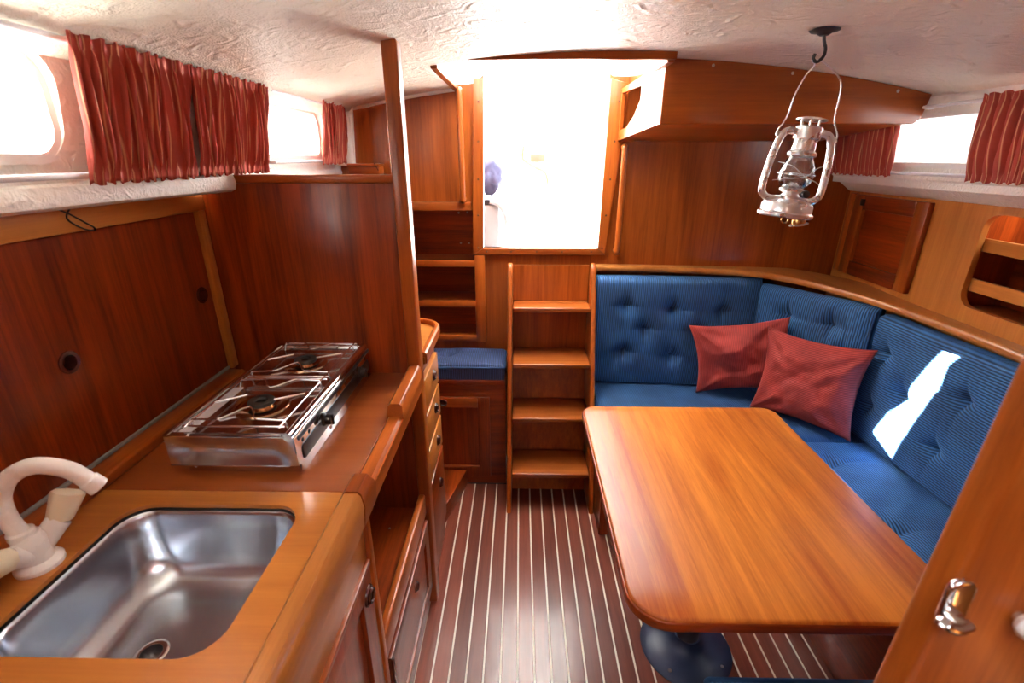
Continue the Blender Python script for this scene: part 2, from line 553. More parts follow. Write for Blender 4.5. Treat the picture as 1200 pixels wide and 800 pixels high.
# ---- ceiling with hatch openings
HX0, HX1, HY0, HY1 = -0.255, 0.440, 1.66, 2.24
FX0, FX1, FY0, FY1 = -0.22, 0.38, -0.65, -0.05
xsb = sorted(set([round(-0.74 + i * (2.09 / 38), 4) for i in range(39)] + [HX0, HX1, FX0, FX1]))
ysb = sorted(set([round(-1.4 + i * 0.19, 3) for i in range(19)] + [HY0, FY0, FY1, 2.20]))
bm = bmesh.new()
def ce(x):
    e = min(x + 0.74, 1.35 - x)
    d = 0.0
    if e < 0.07: d = 0.07 - math.sqrt(max(0, 0.07 ** 2 - (0.07 - e) ** 2))
    return ceil_z(x) - 0.45 * d
gv = {(x, y): bm.verts.new((x, y, ce(x))) for x in xsb for y in ysb}
for x0, x1 in zip(xsb, xsb[1:]):
    for y0, y1 in zip(ysb, ysb[1:]):
        cx, cy = (x0 + x1) / 2, (y0 + y1) / 2
        if HX0 < cx < HX1 and HY0 < cy: continue
        if FX0 < cx < FX1 and FY0 < cy < FY1: continue
        bm.faces.new((gv[x0, y0], gv[x1, y0], gv[x1, y1], gv[x0, y1]))
bmesh.ops.delete(bm, geom=[v for v in bm.verts if not v.link_faces], context='VERTS')
ceiling = bm_obj('ceiling', bm, 'vinyl', smooth=True, label='cambered cream wrinkled vinyl headlining', kind='structure')
md = ceiling.modifiers.new('thick', 'SOLIDIFY'); md.thickness = 0.03; md.offset = 1.0

# ---- hull lining on the galley side
def circle(cx, cy, rad, n=24):
    return [(cx + rad * math.cos(2 * math.pi * i / n), cy + rad * math.sin(2 * math.pi * i / n)) for i in range(n)]
FH = ((0.82, 1.139), (1.232, 1.155))
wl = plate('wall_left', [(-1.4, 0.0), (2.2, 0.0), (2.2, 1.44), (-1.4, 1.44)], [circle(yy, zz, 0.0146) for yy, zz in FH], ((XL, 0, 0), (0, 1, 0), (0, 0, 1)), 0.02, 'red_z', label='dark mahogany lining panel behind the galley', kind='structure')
for yy, zz in FH:
    h = lathe('finger_hole', [(0.0142, -0.021), (0.0142, 0.003), (0.019, 0.004), (0.0215, 0.002), (0.0215, -0.0005)], (XL, yy, zz), 'bronze', wl, axis=(1, 0, 0), seg=28, caps=False)
    lathe('locker_space', [(0.0145, -0.018), (0.0145, -0.0202), (0.10, -0.0205), (0.10, -0.15), (0.0, -0.15)], (XL, yy, zz), 'red_z', h, axis=(1, 0, 0), seg=24, caps=False)
box('batten', (XL, XL + 0.018), (-1.4, 1.30), (1.368, 1.43), 'teak_y', wl, bev=0.003)
box('batten', (XL, XL + 0.016), (1.270, 1.299), (0.925, 1.368), 'teak_z', wl, bev=0.003)
box('sealant_line', (XL, XL + 0.007), (-0.2, 1.27), (0.926, 0.934), 'sealant', wl, bev=0.002)

# ---- cabin sides (white vinyl) with windows
def cabin_side(name, x_lo, x_hi, z_lo, z_hi, wins, sgn, label, yend=2.2):
    h = math.hypot(x_hi - x_lo, z_hi - z_lo)
    v = Vector((x_hi - x_lo, 0, z_hi - z_lo)) / h
    u = Vector((0, 1, 0)) if sgn > 0 else Vector((0, -1, 0))
    def mp(y, z): return ((y if sgn > 0 else -y), (z - z_lo) / (z_hi - z_lo) * h)
    outer = [mp(-1.4, z_lo), mp(yend, z_lo), mp(yend, z_hi), mp(-1.4, z_hi)]
    holes = []
    for y0, y1, z0, z1, r in wins:
        pts = rrect(y0, y1, z0, z1, r, 7)
        holes.append([mp(a, b) for a, b in pts])
    return plate(name, outer, holes, ((x_lo, 0, z_lo), u, v), 0.03, 'vinyl_s', label=label, kind='structure')
wlu = cabin_side('wall_left_upper', -0.775, -0.735, 1.43, 1.71, [(0.12, 0.865, 1.492, 1.655, 0.055), (1.515, 1.99, 1.492, 1.655, 0.05)], 1, 'white vinyl cabin side above the galley')
wru = cabin_side('wall_right_upper', 1.335, 1.305, 1.40, 1.71, [(1.28, 1.96, 1.468, 1.628, 0.03)], -1, 'white vinyl cabin side above the settee')
def window(name, y0, y1, z0, z1, r, x, label):
    o = plate(name, rrect(y0 - 0.004, y1 + 0.004, z0 - 0.004, z1 + 0.004, r, 7), [rrect(y0 + 0.012, y1 - 0.012, z0 + 0.012, z1 - 0.012, max(0.01, r - 0.012), 7)],
              ((x, 0, 0), (0, 1, 0), (0, 0, 1)), 0.03, 'white', label=label, kind='structure')
    plate('pane', rrect(y0, y1, z0, z1, r, 7), [], ((x - 0.015, 0, 0), (0, 1, 0), (0, 0, 1)), 0.005, 'pane', o)
    return o
window('window_1', 0.12, 0.865, 1.492, 1.655, 0.055, -0.765, 'long rounded cabin window beside the faucet, uncovered')
window('window_2', 1.515, 1.99, 1.492, 1.655, 0.05, -0.765, 'small cabin window beyond the galley partition')
window('window_3', 1.28, 1.96, 1.468, 1.628, 0.03, 1.355, 'cabin window above the blue settee, between red curtains')
# vinyl-covered ledges
def ledge_prof(s):
    return [(s * a, b) for a, b in ((-0.075, 0.012), (0.0, 0.012), (0.012, 0.004), (0.016, -0.012), (0.012, -0.028), (0.0, -0.034), (-0.075, -0.034))]
sweep('trim_1', [(-0.785, -1.4, 1.449), (-0.785, 0.5, 1.449), (-0.770, 1.0, 1.449), (-0.745, 1.295, 1.449)], ledge_prof(1), 'vinyl_s', label='padded white vinyl ledge under the galley curtains', kind='structure')
sweep('trim_2', [(-0.785, 1.325, 1.447), (-0.785, 2.2, 1.447)], ledge_prof(1), 'vinyl_s', label='white vinyl ledge beyond the galley partition', kind='structure')
sweep('trim_3', [(0, -1.4, 0), (0, 2.2, 0)], [(1.46, 1.362), (1.418, 1.362), (1.408, 1.368), (1.325, 1.428), (1.325, 1.45), (1.46, 1.45)], 'vinyl_s', label='sloping white vinyl shelf under the settee window', kind='structure')

# ---- aft bulkhead with companionway and bookshelf openings
outer = [(-0.86, 0.0), (1.45, 0.0), (1.45, 1.68)]
top = [(-0.745 + (1.345 + 0.745) * i / 30) for i in range(30, -1, -1)]
CW = [(0.357, 1.81), (0.349, 1.113), (-0.164, 1.113), (-0.150, 1.81)]
done = False
for x in top:
    if x < 0.36 and not done:
        outer += CW; done = True
    if -0.155 < x < 0.36: continue
    outer.append((x, ce(x) + 0.012))
outer += [(-0.86, 1.5)]
SHX0, SHX1, SHZ0, SHZ1 = -0.52, -0.205, 0.69, 1.277
wa = plate('wall_aft', outer, [[(SHX0, SHZ0), (SHX1, SHZ0), (SHX1, SHZ1), (SHX0, SHZ1)]], ((0, YW, 0), (1, 0, 0), (0, 0, 1)), 0.025, 'mah_z', label='upright-grained mahogany bulkhead around the companionway', kind='structure')
sweep('trim_4', [(-0.715, YW - 0.008, 1.45)] + [(x, YW - 0.008, ce(x) - 0.004) for x in (-0.70, -0.66, -0.6, -0.5, -0.4, -0.27)],
      [(-0.007, -0.007), (0.007, -0.007), (0.007, 0.007), (-0.007, 0.007)], 'vinyl_s', up=(0, -1, 0), label='white vinyl beading along the top of the aft bulkhead', kind='structure')
box('corner_roll', (-0.79, -0.706), (2.160, YW - 0.001), (1.4605, 1.690), 'vinyl_s', bpy.data.objects['trim_4'], bev=0.014, seg=4)
wbow = box('wall_bow', (-0.95, 1.5), (-1.43, -1.4), (0, 1.8), 'mah_z', bev=0, label='mahogany bulkhead closing the fore cabin', kind='structure')
wr = plate('wall_right', [(-2.2, 0.0), (1.4, 0.0), (1.4, 1.37), (-2.2, 1.37)], [[(-y, z) for y, z in rrect(0.72, 1.535, 1.052, 1.338, 0.045, 7)]],
           ((XR, 0, 0), (0, -1, 0), (0, 0, 1)), 0.02, 'mah_y', label='mahogany locker front above the settee rail', kind='structure')
wr.data.materials[0] = M['teak_z']
# outer hull skin behind the lockers
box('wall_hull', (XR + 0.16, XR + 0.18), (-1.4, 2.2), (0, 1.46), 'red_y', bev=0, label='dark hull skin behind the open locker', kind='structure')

# ---- galley partition with cap rail and post
wg = box('wall_galley', (XL, -0.315), (1.302, 1.322), (0.0, 1.437), 'red_z', bev=0.001, label='dark mahogany partition panel behind the gas stove', kind='structure')
box('cap_rail', (-0.745, -0.316), (1.294, 1.330), (1.435, 1.456), 'mah_x', wg, bev=0.006, seg=3)
box('post', (-0.327, -0.289), (1.287, 1.337), (0.0, 1.755), 'mah_z', wg, bev=0.006, seg=3)

# ---- fore bulkhead edge in the foreground with its catch
wf = plate('wall_fore', [(0.292, 0.0), (1.45, 0.0), (1.45, 1.66), (1.2, 1.70), (0.8, 1.745), (0.373, 1.77)], [], ((0, 0.295, 0), (1, 0, 0), (0, 0, 1)), 0.03, 'mah_z', bev=0.008, label='orange mahogany bulkhead edge beside the table', kind='structure')
la = thing('door_catch', (0.345, 0.295, 1.16), 'small chrome turn catch on the foreground bulkhead edge', 'catch')
plate('back_plate', rrect(0.338, 0.359, 1.144, 1.192, 0.010, 6), [], ((0, 0.2885, 0), (1, 0, 0), (0, 0, 1)), 0.0060, 'chrome', la, bev=0.0022)
lathe('pivot', [(0.0, 0.012), (0.005, 0.012), (0.007, 0.009), (0.0075, 0.0)], (0.346, 0.2885, 1.157), 'chrome', la, axis=(0, -1, 0), seg=20)
tube('lever', spline([(0.351, 0.278, 1.160), (0.342, 0.276, 1.158), (0.333, 0.276, 1.160), (0.327, 0.277, 1.166)], 4), 0.004, 'chrome', la, radii=[0.0045] * 8 + [0.0042, 0.0044, 0.005, 0.0058, 0.004])
kn = thing('bulkhead_knob', (0.408, 0.295, 1.150), 'white round knob on the foreground bulkhead', 'knob')
lathe('knob_head', [(0.0, 0.020), (0.006, 0.0195), (0.010, 0.016), (0.0115, 0.010), (0.009, 0.005)], (0.408, 0.295, 1.150), 'white', kn, axis=(0, -1, 0), seg=24)
lathe('knob_stem', [(0.006, 0.0), (0.005, 0.007)], (0.408, 0.295, 1.150), 'chrome', kn, axis=(0, -1, 0), seg=20)

# ---- companionway frame and hatch coaming
def board(name, pts, y0, y1, mat, parent=None, bev=0.003, **kw):
    """board seen from the cabin: outline in x,z between two y"""
    return plate(name, pts, [], ((0, y0, 0), (1, 0, 0), (0, 0, 1)), y1 - y0, mat, parent, bev=bev, **kw)
fr = board('trim_5', [(-0.213, 1.085), (0.382, 1.085), (0.349, 1.113), (-0.164, 1.113)], YW - 0.022, YW + 0.03, 'mah_x', label='mahogany companionway frame with plugged screws', kind='structure')
board('frame_board', [(-0.213, 1.085), (-0.164, 1.113), (-0.150, 1.79), (-0.193, 1.79)], YW - 0.022, YW + 0.03, 'mah_z', fr)
board('frame_board', [(0.382, 1.085), (0.438, 1.77), (0.359, 1.79), (0.349, 1.113)][::1], YW - 0.022, YW + 0.03, 'mah_z', fr)
def plug(x, z, y=YW - 0.022, parent=fr, mat='plug', r=0.0045, name='screw_plug'):
    return lathe(name, [(0.0, 0.0012), (r * 0.8, 0.0012), (r, 0.0)], (x, y, z), mat, parent, axis=(0, -1, 0), seg=12)
for t in (0.03, 0.24, 0.46, 0.68, 0.90):
    plug(-0.189 + 0.018 * t, 1.095 + 0.68 * t)
    plug(0.367 + 0.034 * t, 1.095 + 0.68 * t)
for x in (-0.15, -0.04, 0.075, 0.19, 0.32):
    plug(x, 1.098)
hc = box('trim_6', (HX0 - 0.02, HX1 + 0.02), (HY0 - 0.022, HY0), (1.768, 1.84), 'mah_x', bev=0.003, label='mahogany coaming board across the hatch opening', kind='structure')
box('side_coaming', (HX0 - 0.02, HX0 + 0.002), (HY0, YW + 0.03), (1.748, 1.86), 'mah_y', hc, bev=0.003)
box('side_coaming', (HX1 - 0.002, HX1 + 0.02), (HY0, YW + 0.03), (1.762, 1.86), 'mah_y', hc, bev=0.003)
box('hatch_slide', (HX0 - 0.06, HX1 + 0.06), (1.0, HY0 - 0.01), (1.845, 1.87), 'gelcoat', hc, bev=0.004)
fh = box('trim_7', (FX0 - 0.02, FX1 + 0.02), (FY0 - 0.02, FY0), (1.765, 1.85), 'mah_x', bev=0.003, label='mahogany frame of the fore hatch', kind='structure')
box('frame_board', (FX0 - 0.02, FX1 + 0.02), (FY1, FY1 + 0.02), (1.765, 1.85), 'mah_x', fh, bev=0.003)
box('frame_board', (FX0 - 0.02, FX0), (FY0, FY1), (1.755, 1.85), 'mah_y', fh, bev=0.003)
box('frame_board', (FX1, FX1 + 0.02), (FY0, FY1), (1.765, 1.85), 'mah_y', fh, bev=0.003)
box('pane', (FX0 - 0.02, FX1 + 0.02), (FY0 - 0.02, FY1 + 0.02), (1.85, 1.856), 'pane', fh, bev=0)

# ================================================================== BOOKSHELF in the aft bulkhead
bs = thing('bookshelf', (-0.36, YW, SHZ0), 'recessed mahogany bookshelf with three shelves left of the companionway', 'bookshelf')
box('back_panel', (SHX0, SHX1), (2.40, 2.41), (SHZ0 - 0.03, SHZ1), 'red_x', bs, bev=0)
box('side_panel', (SHX1, SHX1 + 0.012), (YW + 0.026, 2.41), (SHZ0, SHZ1), 'red_z', bs, bev=0)
box('side_panel', (SHX0 - 0.012, SHX0), (YW + 0.026, 2.41), (SHZ0, SHZ1), 'red_z', bs, bev=0)
box('top_panel', (SHX0, SHX1), (YW + 0.026, 2.41), (SHZ1, SHZ1 + 0.01), 'red_x', bs, bev=0)
for z in (1.028, 0.838, 0.665):
    sh = box('shelf', (SHX0, SHX1), (YW - 0.006, 2.40), (z, z + 0.016), 'red_x', bs, bev=0)
    box('edge_strip', (SHX0, SHX1), (YW - 0.020, YW - 0.006), (z, z + 0.030), 'mah_x', sh, bev=0.003)
box('top_rail', (-0.60, -0.2135), (YW - 0.024, YW), (1.277, 1.313), 'mah_x', bs, bev=0.004)
box('stile', (-0.207, -0.160), (YW - 0.020, YW), (0.66, 1.083), 'mah_z', bs, bev=0.004)
for x, z in ((-0.297, 1.245), (-0.255, 1.247), (-0.292, 1.10), (-0.252, 1.10)):
    lathe('shelf_peg', [(0.0, 0.004), (0.004, 0.003), (0.005, 0.0)], (x, 2.40, z), 'screw', bs, axis=(0, -1, 0), seg=10)

# ================================================================== GRAB RAILS by the companionway
def grab(x, z0, z1, label):
    y = YW - 0.042
    t = thing('grab_rail', (x, YW, z0), label, 'grab rail')
    tube('handle', spline([(x, YW - 0.004, z1 - 0.012), (x, y + 0.006, z1 - 0.008), (x, y, z1 - 0.035), (x, y, (z0 + z1) / 2), (x, y, z0 + 0.035), (x, y + 0.006, z0 + 0.008), (x, YW - 0.004, z0 + 0.012)], 6), 0.0125, 'mah_z', t, seg=12)
    return t
grab(-0.247, 1.313, 1.755, 'upright varnished grab rail between bookshelf rail and companionway frame')
grab(0.431, 1.093, 1.543, 'upright varnished grab rail under the overhead cabinet end')

# ================================================================== LADDER
ld = thing('companionway_ladder', (0.14, 1.9, 0), 'varnished mahogany companionway ladder with four steps', 'ladder')
prof = [(1.757, 0.0), (2.065, 0.90), (2.095, 0.99), (2.112, 1.035), (2.128, 1.052), (2.145, 1.055), (2.155, 1.045), (2.170, 0.99), (2.172, 0.60), (1.985, 0.0)]
def ladder_side(x0, x1):
    plate('side_rail', prof, [], ((x1, 0, 0), (0, 1, 0), (0, 0, 1)), x1 - x0, 'mah_z', ld, bev=0.006)
ladder_side(-0.054, -0.032); ladder_side(0.315, 0.337)
for yf, zt, yb in ((2.045, 0.876, 2.172), (1.965, 0.640, 2.172), (1.886, 0.412, 2.085), (1.806, 0.176, 2.00)):
    box('step', (-0.031, 0.314), (yf, yb), (zt - 0.022, zt), 'step', ld, bev=0.006, seg=3)
for (ya, za), (yb, zb) in (((2.173, 0.876), (2.173, 1.04)), ((2.173, 0.64), (2.173, 0.854)), ((2.09, 0.412), (2.165, 0.618)), ((2.005, 0.176), (2.08, 0.39)), ((1.93, 0.0), (1.99, 0.154))):
    me = bpy.data.meshes.new('back_panel')
    th = 0.008
    vs = [(-0.031, ya, za), (0.314, ya, za), (0.314, yb, zb), (-0.031, yb, zb)]
    vs += [(x, y + th, z) for x, y, z in vs]
    me.from_pydata(vs, [], [(0, 1, 2, 3), (7, 6, 5, 4), (0, 4, 5, 1), (1, 5, 6, 2), (2, 6, 7, 3), (3, 7, 4, 0)])
    link('back_panel', me, 'mah_z', ld)

# ================================================================== QUARTER SEAT
def soft_block(name, x0, x1, y0, y1, z0, z1, r, puff, tufts, mat, parent, ribs='X', nu=60, nv=40, noise_amp=0.0, label=None, cat=None, group=None):
    """upholstered pad: top surface puffed and tufted, straight skirts; ribs run along the given axis"""
    lx, ly, h = x1 - x0, y1 - y0, z1 - z0
    def top(s, t):
        x, y = x0 + s * lx, y0 + t * ly
        e = min(s * lx, (1 - s) * lx, t * ly, (1 - t) * ly)
        z = z1 + puff * math.sin(math.pi * s) ** 0.6 * math.sin(math.pi * t) ** 0.6 if 0 < s < 1 and 0 < t < 1 else z1
        if e < r: z -= r - math.sqrt(max(0, r * r - (r - e) ** 2))
        for tx, ty in tufts:
            dx, dy = x - tx, y - ty
            d2 = dx * dx + dy * dy
            z -= 0.022 * math.exp(-d2 / 0.0012) + 0.010 * math.exp(-(dy / 0.010) ** 2) * math.exp(-abs(dx) / 0.07) + 0.006 * math.exp(-(dx / 0.012) ** 2) * math.exp(-abs(dy) / 0.05)
        if noise_amp: z += noise_amp * mnoise.noise(Vector((x * 9, y * 9, z0)))
        return Vector((x, y, z))
    def uvf(s, t):
        return (t * ly, s * lx) if ribs == 'X' else (s * lx, t * ly)
    me = grid_mesh(name, nu, nv, top, uvf)
    bm = bmesh.new(); bm.from_mesh(me); bpy.data.meshes.remove(me)
    uvl = bm.loops.layers.uv[0]
    be = [e for e in bm.edges if e.is_boundary]
    ret = bmesh.ops.extrude_edge_only(bm, edges=be)
    for v in [g for g in ret['geom'] if isinstance(g, bmesh.types.BMVert)]:
        v.co.z = z0
    newf = [g for g in ret['geom'] if isinstance(g, bmesh.types.BMFace)]
    for f in newf:
        horiz = abs(f.normal.x) < 0.5
        for l in f.loops:
            a = l.vert.co.x if horiz else l.vert.co.y
            l[uvl].uv = (a, l.vert.co.z)
    bmesh.ops.holes_fill(bm, edges=[e for e in bm.edges if e.is_boundary], sides=0)
    o = bm_obj(name, bm, mat, parent, auto=60, label=label, cat=cat, group=group)
    return o

qs = thing('quarter_seat', (-0.25, 2.0, 0), 'dark mahogany seat locker with panelled door beside the ladder', 'seat locker')
plate('front_panel', [(-0.60, 0.0), (-0.062, 0.0), (-0.062, 0.535), (-0.60, 0.535)], [], ((0, 1.972, 0), (1, 0, 0), (0, 0, 1)), 0.018, 'red_x', qs, bev=0.002)
box('top_board', (-0.60, -0.062), (1.965, YW - 0.001), (0.535, 0.560), 'red_x', qs, bev=0.004)
box('side_panel', (-0.080, -0.062), (1.99, YW - 0.001), (0.0, 0.535), 'red_z', qs, bev=0)
qd = plate('door', [(-0.50, 0.045), (-0.135, 0.045), (-0.135, 0.475), (-0.50, 0.475)], [[(-0.46, 0.10), (-0.19, 0.10), (-0.19, 0.425), (-0.46, 0.425)]], ((0, 1.960, 0), (1, 0, 0), (0, 0, 1)), 0.012, 'red_z', qs, bev=0.002)
box('panel', (-0.46, -0.19), (1.968, 1.9715), (0.10, 0.425), 'red_z', qd, bev=0)
box('rail', (-0.50, -0.19), (1.957, 1.9605), (0.4255, 0.474), 'mah_x', qd, bev=0.001)
box('bead', (-0.46, -0.19), (1.962, 1.968), (0.10, 0.106), 'mah_x', qd, bev=0.001)
lathe('finger_hole', [(0.0, 0.001), (0.011, 0.001), (0.013, 0.004), (0.017, 0.003), (0.018, 0.0)], (-0.345, 1.957, 0.449), 'bronze', qd, axis=(0, -1, 0), seg=24)  # closed dark disc standing in for an open, shaded hole
qc = soft_block('seat_pad', -0.44, -0.066, 1.968, YW - 0.026, 0.562, 0.632, 0.014, 0.016, [(-0.335, 2.085)], 'navy', None, ribs='Y', nu=70, nv=44,
                label='navy ribbed square cushion with one tuft on the seat locker', cat='cushion')
px = [Vector((a, b, 0.620)) for a, b in rrect(-0.441, -0.065, 1.967, YW - 0.0262, 0.012, 4)]
tube('piping', px, 0.0045, 'blue_fine', qc, seg=8, closed=True)

# low step in the corner
plate('corner_step', [(-0.325, 1.66), (-0.25, 1.955), (-0.60, 1.955), (-0.60, 1.66)], [], ((0, 0, 0.088), (1, 0, 0), (0, 1, 0)), 0.087, 'red_y', bev=0.003,
      label='low dark mahogany step in the corner below the seat locker', cat='step')

# ================================================================== CHART TABLE with drawers
ct = thing('chart_table', (-0.55, 1.48, 0), 'mahogany drawer chest with rounded raised rim behind the partition post', 'drawer chest')
box('carcass', (XL + 0.001, -0.312), (1.338, 1.640), (0.0, 0.912), 'red_z', ct, bev=0.002)
top_o = [(-0.84, 1.338), (-0.284, 1.338)] + [(-0.284 - 0.075 + 0.075 * math.cos(a), 1.665 - 0.075 + 0.075 * math.sin(a)) for a in [i * math.pi / 16 for i in range(9)]] + [(-0.84, 1.665)]
plate('top', top_o, [], ((0, 0, 0.936), (1, 0, 0), (0, 1, 0)), 0.024, 'teak_x', ct, bev=0.002)
rim = [(-0.290, 1.340)] + [(-0.290 - 0.075 + 0.075 * math.cos(a), 1.659 - 0.075 + 0.075 * math.sin(a)) for a in [i * math.pi / 20 for i in range(11)]] + [(-0.84, 1.659)]
sweep('rim', [(x, y, 0.936) for x, y in rim], [(-0.008, -0.022), (0.010, -0.022), (0.012, -0.010), (0.011, 0.010), (0.006, 0.015), (-0.004, 0.015), (-0.008, 0.010)], 'mah_y', ct)
def ring_pull(x, y, z, parent, r=0.014, axis=(1, 0, 0)):
    h = lathe('ring_pull', [(0.0, 0.0015), (r * 0.62, 0.0015), (r * 0.72, 0.004), (r * 0.95, 0.005), (r * 1.08, 0.003), (r * 1.12, 0.0)], (x, y, z), 'bronze', parent, axis=axis, seg=24)
    ax = Vector(axis)
    tube('ring', [Vector((x, y, z)) + ax * 0.007 + Vector((0, math.cos(a) * r * 0.7, math.sin(a) * r * 0.7)) for a in [i * math.pi / 8 for i in range(16)]], r * 0.16, 'bronze', h, seg=6, closed=True)
    return h
for z0, z1, m in ((0.735, 0.848, 'teak_y'), (0.605, 0.722, 'teak_y'), (0.474, 0.592, 'teak_y'), (0.14, 0.460, 'red_y')):
    d = box('drawer', (-0.311, -0.294), (1.342, 1.600), (z0, z1), m, ct, bev=0.003)
    ring_pull(-0.2935, 1.50, (z0 + z1) / 2 + 0.01 if z1 - z0 < 0.2 else 0.36, d, 0.017)

# ================================================================== GALLEY BASE CABINET
gc = thing('galley_cabinet', (-0.58, 0.28, 0), 'mahogany galley base cabinet under the sink with golden apron', 'cabinet')
box('end_panel', (XL + 0.001, -0.300), (0.762, 0.780), (0.0, 0.854), 'mah_z', gc, bev=0.002)
box('apron', (-0.330, -0.309), (-0.25, 0.7615), (0.735, 0.854), 'teak_y', gc, bev=0.002)
box('plinth', (-0.345, -0.326), (-0.25, 0.7615), (0.0, 0.085), 'red_y', gc, bev=0)
dr = plate('door', [(0.30, 0.09), (0.757, 0.09), (0.757, 0.730), (0.30, 0.730)], [[(0.355, 0.15), (0.700, 0.15), (0.700, 0.672), (0.355, 0.672)]], ((-0.304, 0, 0), (0, 1, 0), (0, 0, 1)), 0.020, 'red_z', gc, bev=0.003)
box('panel', (-0.321, -0.315), (0.355, 0.700), (0.15, 0.672), 'red_z', dr, bev=0)
box('top_edge', (-0.324, -0.301), (0.30, 0.757), (0.722, 0.736), 'mah_y', dr, bev=0.003)
ring_pull(-0.3035, 0.728, 0.668, dr, 0.020)
box('back_board', (-0.55, -0.54), (-0.25, 0.7615), (0.0, 0.72), 'red_z', gc, bev=0)

# open locker between the sink cabinet and the partition
ol = thing('open_locker', (-0.58, 1.04, 0), 'open mahogany pan locker with lip rail below the stove', 'locker')
box('bottom_board', (XL + 0.001, -0.325), (0.781, 1.286), (0.405, 0.420), 'red_y', ol, bev=0)
box('lip_rail', (-0.325, -0.303), (0.781, 1.286), (0.400, 0.476), 'mah_y', ol, bev=0.006, seg=3)
lp = plate('door', [(0.800, 0.10), (1.270, 0.10), (1.270, 0.384), (0.800, 0.384)], [[(0.85, 0.145), (1.22, 0.145), (1.22, 0.335), (0.85, 0.335)]], ((-0.298, 0, 0), (0, 1, 0), (0, 0, 1)), 0.018, 'red_y', ol, bev=0.003)
box('panel', (-0.312, -0.306), (0.85, 1.22), (0.145, 0.335), 'red_y', lp, bev=0)
ring_pull(-0.2975, 1.055, 0.332, lp, 0.014)
box('front_panel', (-0.330, -0.317), (0.781, 1.286), (0.0, 0.399), 'red_y', ol, bev=0)
box('hinge', (-0.300, -0.294), (0.796, 0.806), (0.30, 0.385), 'bronze', ol, bev=0.001)
box('back_board', (-0.80, -0.79), (0.781, 1.286), (0.421, 0.868), 'red_z', ol, bev=0)
lathe('screw_head', [(0, 0.002), (0.003, 0.0015), (0.004, 0.0)], (-0.40, 1.19, 0.4205), 'screw', ol, seg=10)

# ================================================================== WORKTOP
SX0, SX1, SY0, SY1 = -0.715, -0.393, 0.425, 0.717
wt = thing('galley_worktop', (-0.57, 0.5, 0.87), 'varnished galley worktop with raised front fiddle rails', 'worktop')
spn = plate('sink_panel', [(XL + 0.002, -0.25), (-0.322, -0.25), (-0.322, 0.7555), (XL + 0.002, 0.7555)], [rrect(SX0, SX1, SY0, SY1, 0.050, 8)], ((0, 0, 0.900), (1, 0, 0), (0, 1, 0)), 0.012, 'worktop', wt)
plate('sink_gap_band', rrect(SX0 - 0.002, SX1 + 0.002, SY0 - 0.002, SY1 + 0.002, 0.052, 8), [rrect(SX0 + 0.002, SX1 - 0.002, SY0 + 0.002, SY1 - 0.002, 0.048, 8)], ((0, 0, 0.8925), (1, 0, 0), (0, 1, 0)), 0.005, 'blackmat', wt)  # black band put where the gap above the basin looks dark
spn.data.materials[0] = wood('sink_panel_teak', (0.34, 0.090, 0.014), (0.56, 0.200, 0.036), 'X', rough=0.3, band=6)
box('stove_panel', (XL + 0.002, -0.322), (0.757, 1.301), (0.870, 0.9005), 'worktop', wt, bev=0.001)
box('back_rail', (XL + 0.001, -0.795), (-0.25, 1.268), (0.9006, 0.926), 'mah_y', wt, bev=0.006, seg=3)
def rail_prof(h, w0=-0.0175, w1=0.0175, low=-0.045):
    return [(w0, low), (w1, low), (w1 + 0.004, 0.0), (w1, h - 0.006), (w1 - 0.006, h), (w0 + 0.006, h), (w0, h - 0.006)]
def fiddle(name, y0, y1, h, mat='teak_y', x=-0.304, end=None, **k):
    o = sweep(name, [(x, y0, 0.9), (x, y1, 0.9)], rail_prof(h, **k), mat, wt)
    if end:
        for v in o.data.vertices:
            if v.co.z > 0.91:
                for ye, sh in end:
                    if abs(v.co.y - ye) < 0.001: v.co.y += sh
    return o
fiddle('fiddle_rail', -0.25, 0.715, 0.030)
fiddle('fiddle_joint', 0.717, 0.790, 0.032, mat='mah_y', x=-0.303, end=[(0.790, -0.018)])
fiddle('fiddle_rail', 0.792, 1.278, 0.006, mat='mah_y')
fiddle('fiddle_rail', 1.030, 1.276, 0.036, mat='mah_y', x=-0.3035, low=0.0062, end=[(1.030, 0.012)])

# ================================================================== SINK
DX, DY = -0.588, 0.536
def sink():
    bm = bmesh.new()
    def ring(inset, z, r, tx=0.0):
        return [bm.verts.new((x, y, z)) for x, y in rrect(SX0 - 0.006 + inset, SX1 + 0.006 - inset, SY0 - 0.006 + inset, SY1 + 0.006 - inset, r, 8)]
    prof = [(-0.012, 0.8870, 0.062), (0.004, 0.8870, 0.056), (0.007, 0.886, 0.055), (0.010, 0.880, 0.054), (0.014, 0.845, 0.054), (0.020, 0.805, 0.056),
            (0.026, 0.786, 0.06), (0.036, 0.770, 0.06), (0.052, 0.760, 0.06), (0.068, 0.756, 0.05), (0.085, 0.7545, 0.04)]
    rings = [ring(a, z, r) for a, z, r in prof]
    for a, b in zip(rings, rings[1:]):
        k = len(a)
        for i in range(k): bm.faces.new((a[i], a[(i + 1) % k], b[(i + 1) % k], b[i]))
    dv = [bm.verts.new((x, y, 0.7545)) for x, y in circle(DX, DY, 0.0235, 28)]
    es = [bm.edges.new((dv[i], dv[(i + 1) % 28])) for i in range(28)]
    lr = rings[-1]
    es += [bm.edges.get((lr[i], lr[(i + 1) % len(lr)])) for i in range(len(lr))]
    bmesh.ops.triangle_fill(bm, edges=es, use_beauty=True, use_dissolve=False, normal=(0, 0, 1))
    bmesh.ops.recalc_face_normals(bm, faces=bm.faces)
    bmesh.ops.reverse_faces(bm, faces=bm.faces)
    me = bpy.data.meshes.new('basin'); bm.to_mesh(me); bm.free()
    return me
sk = thing('sink', (-0.554, 0.571, 0.752), 'brushed stainless steel sink sunk into the worktop', 'sink')
so = link('basin', sink(), 'steel', sk, smooth=True)
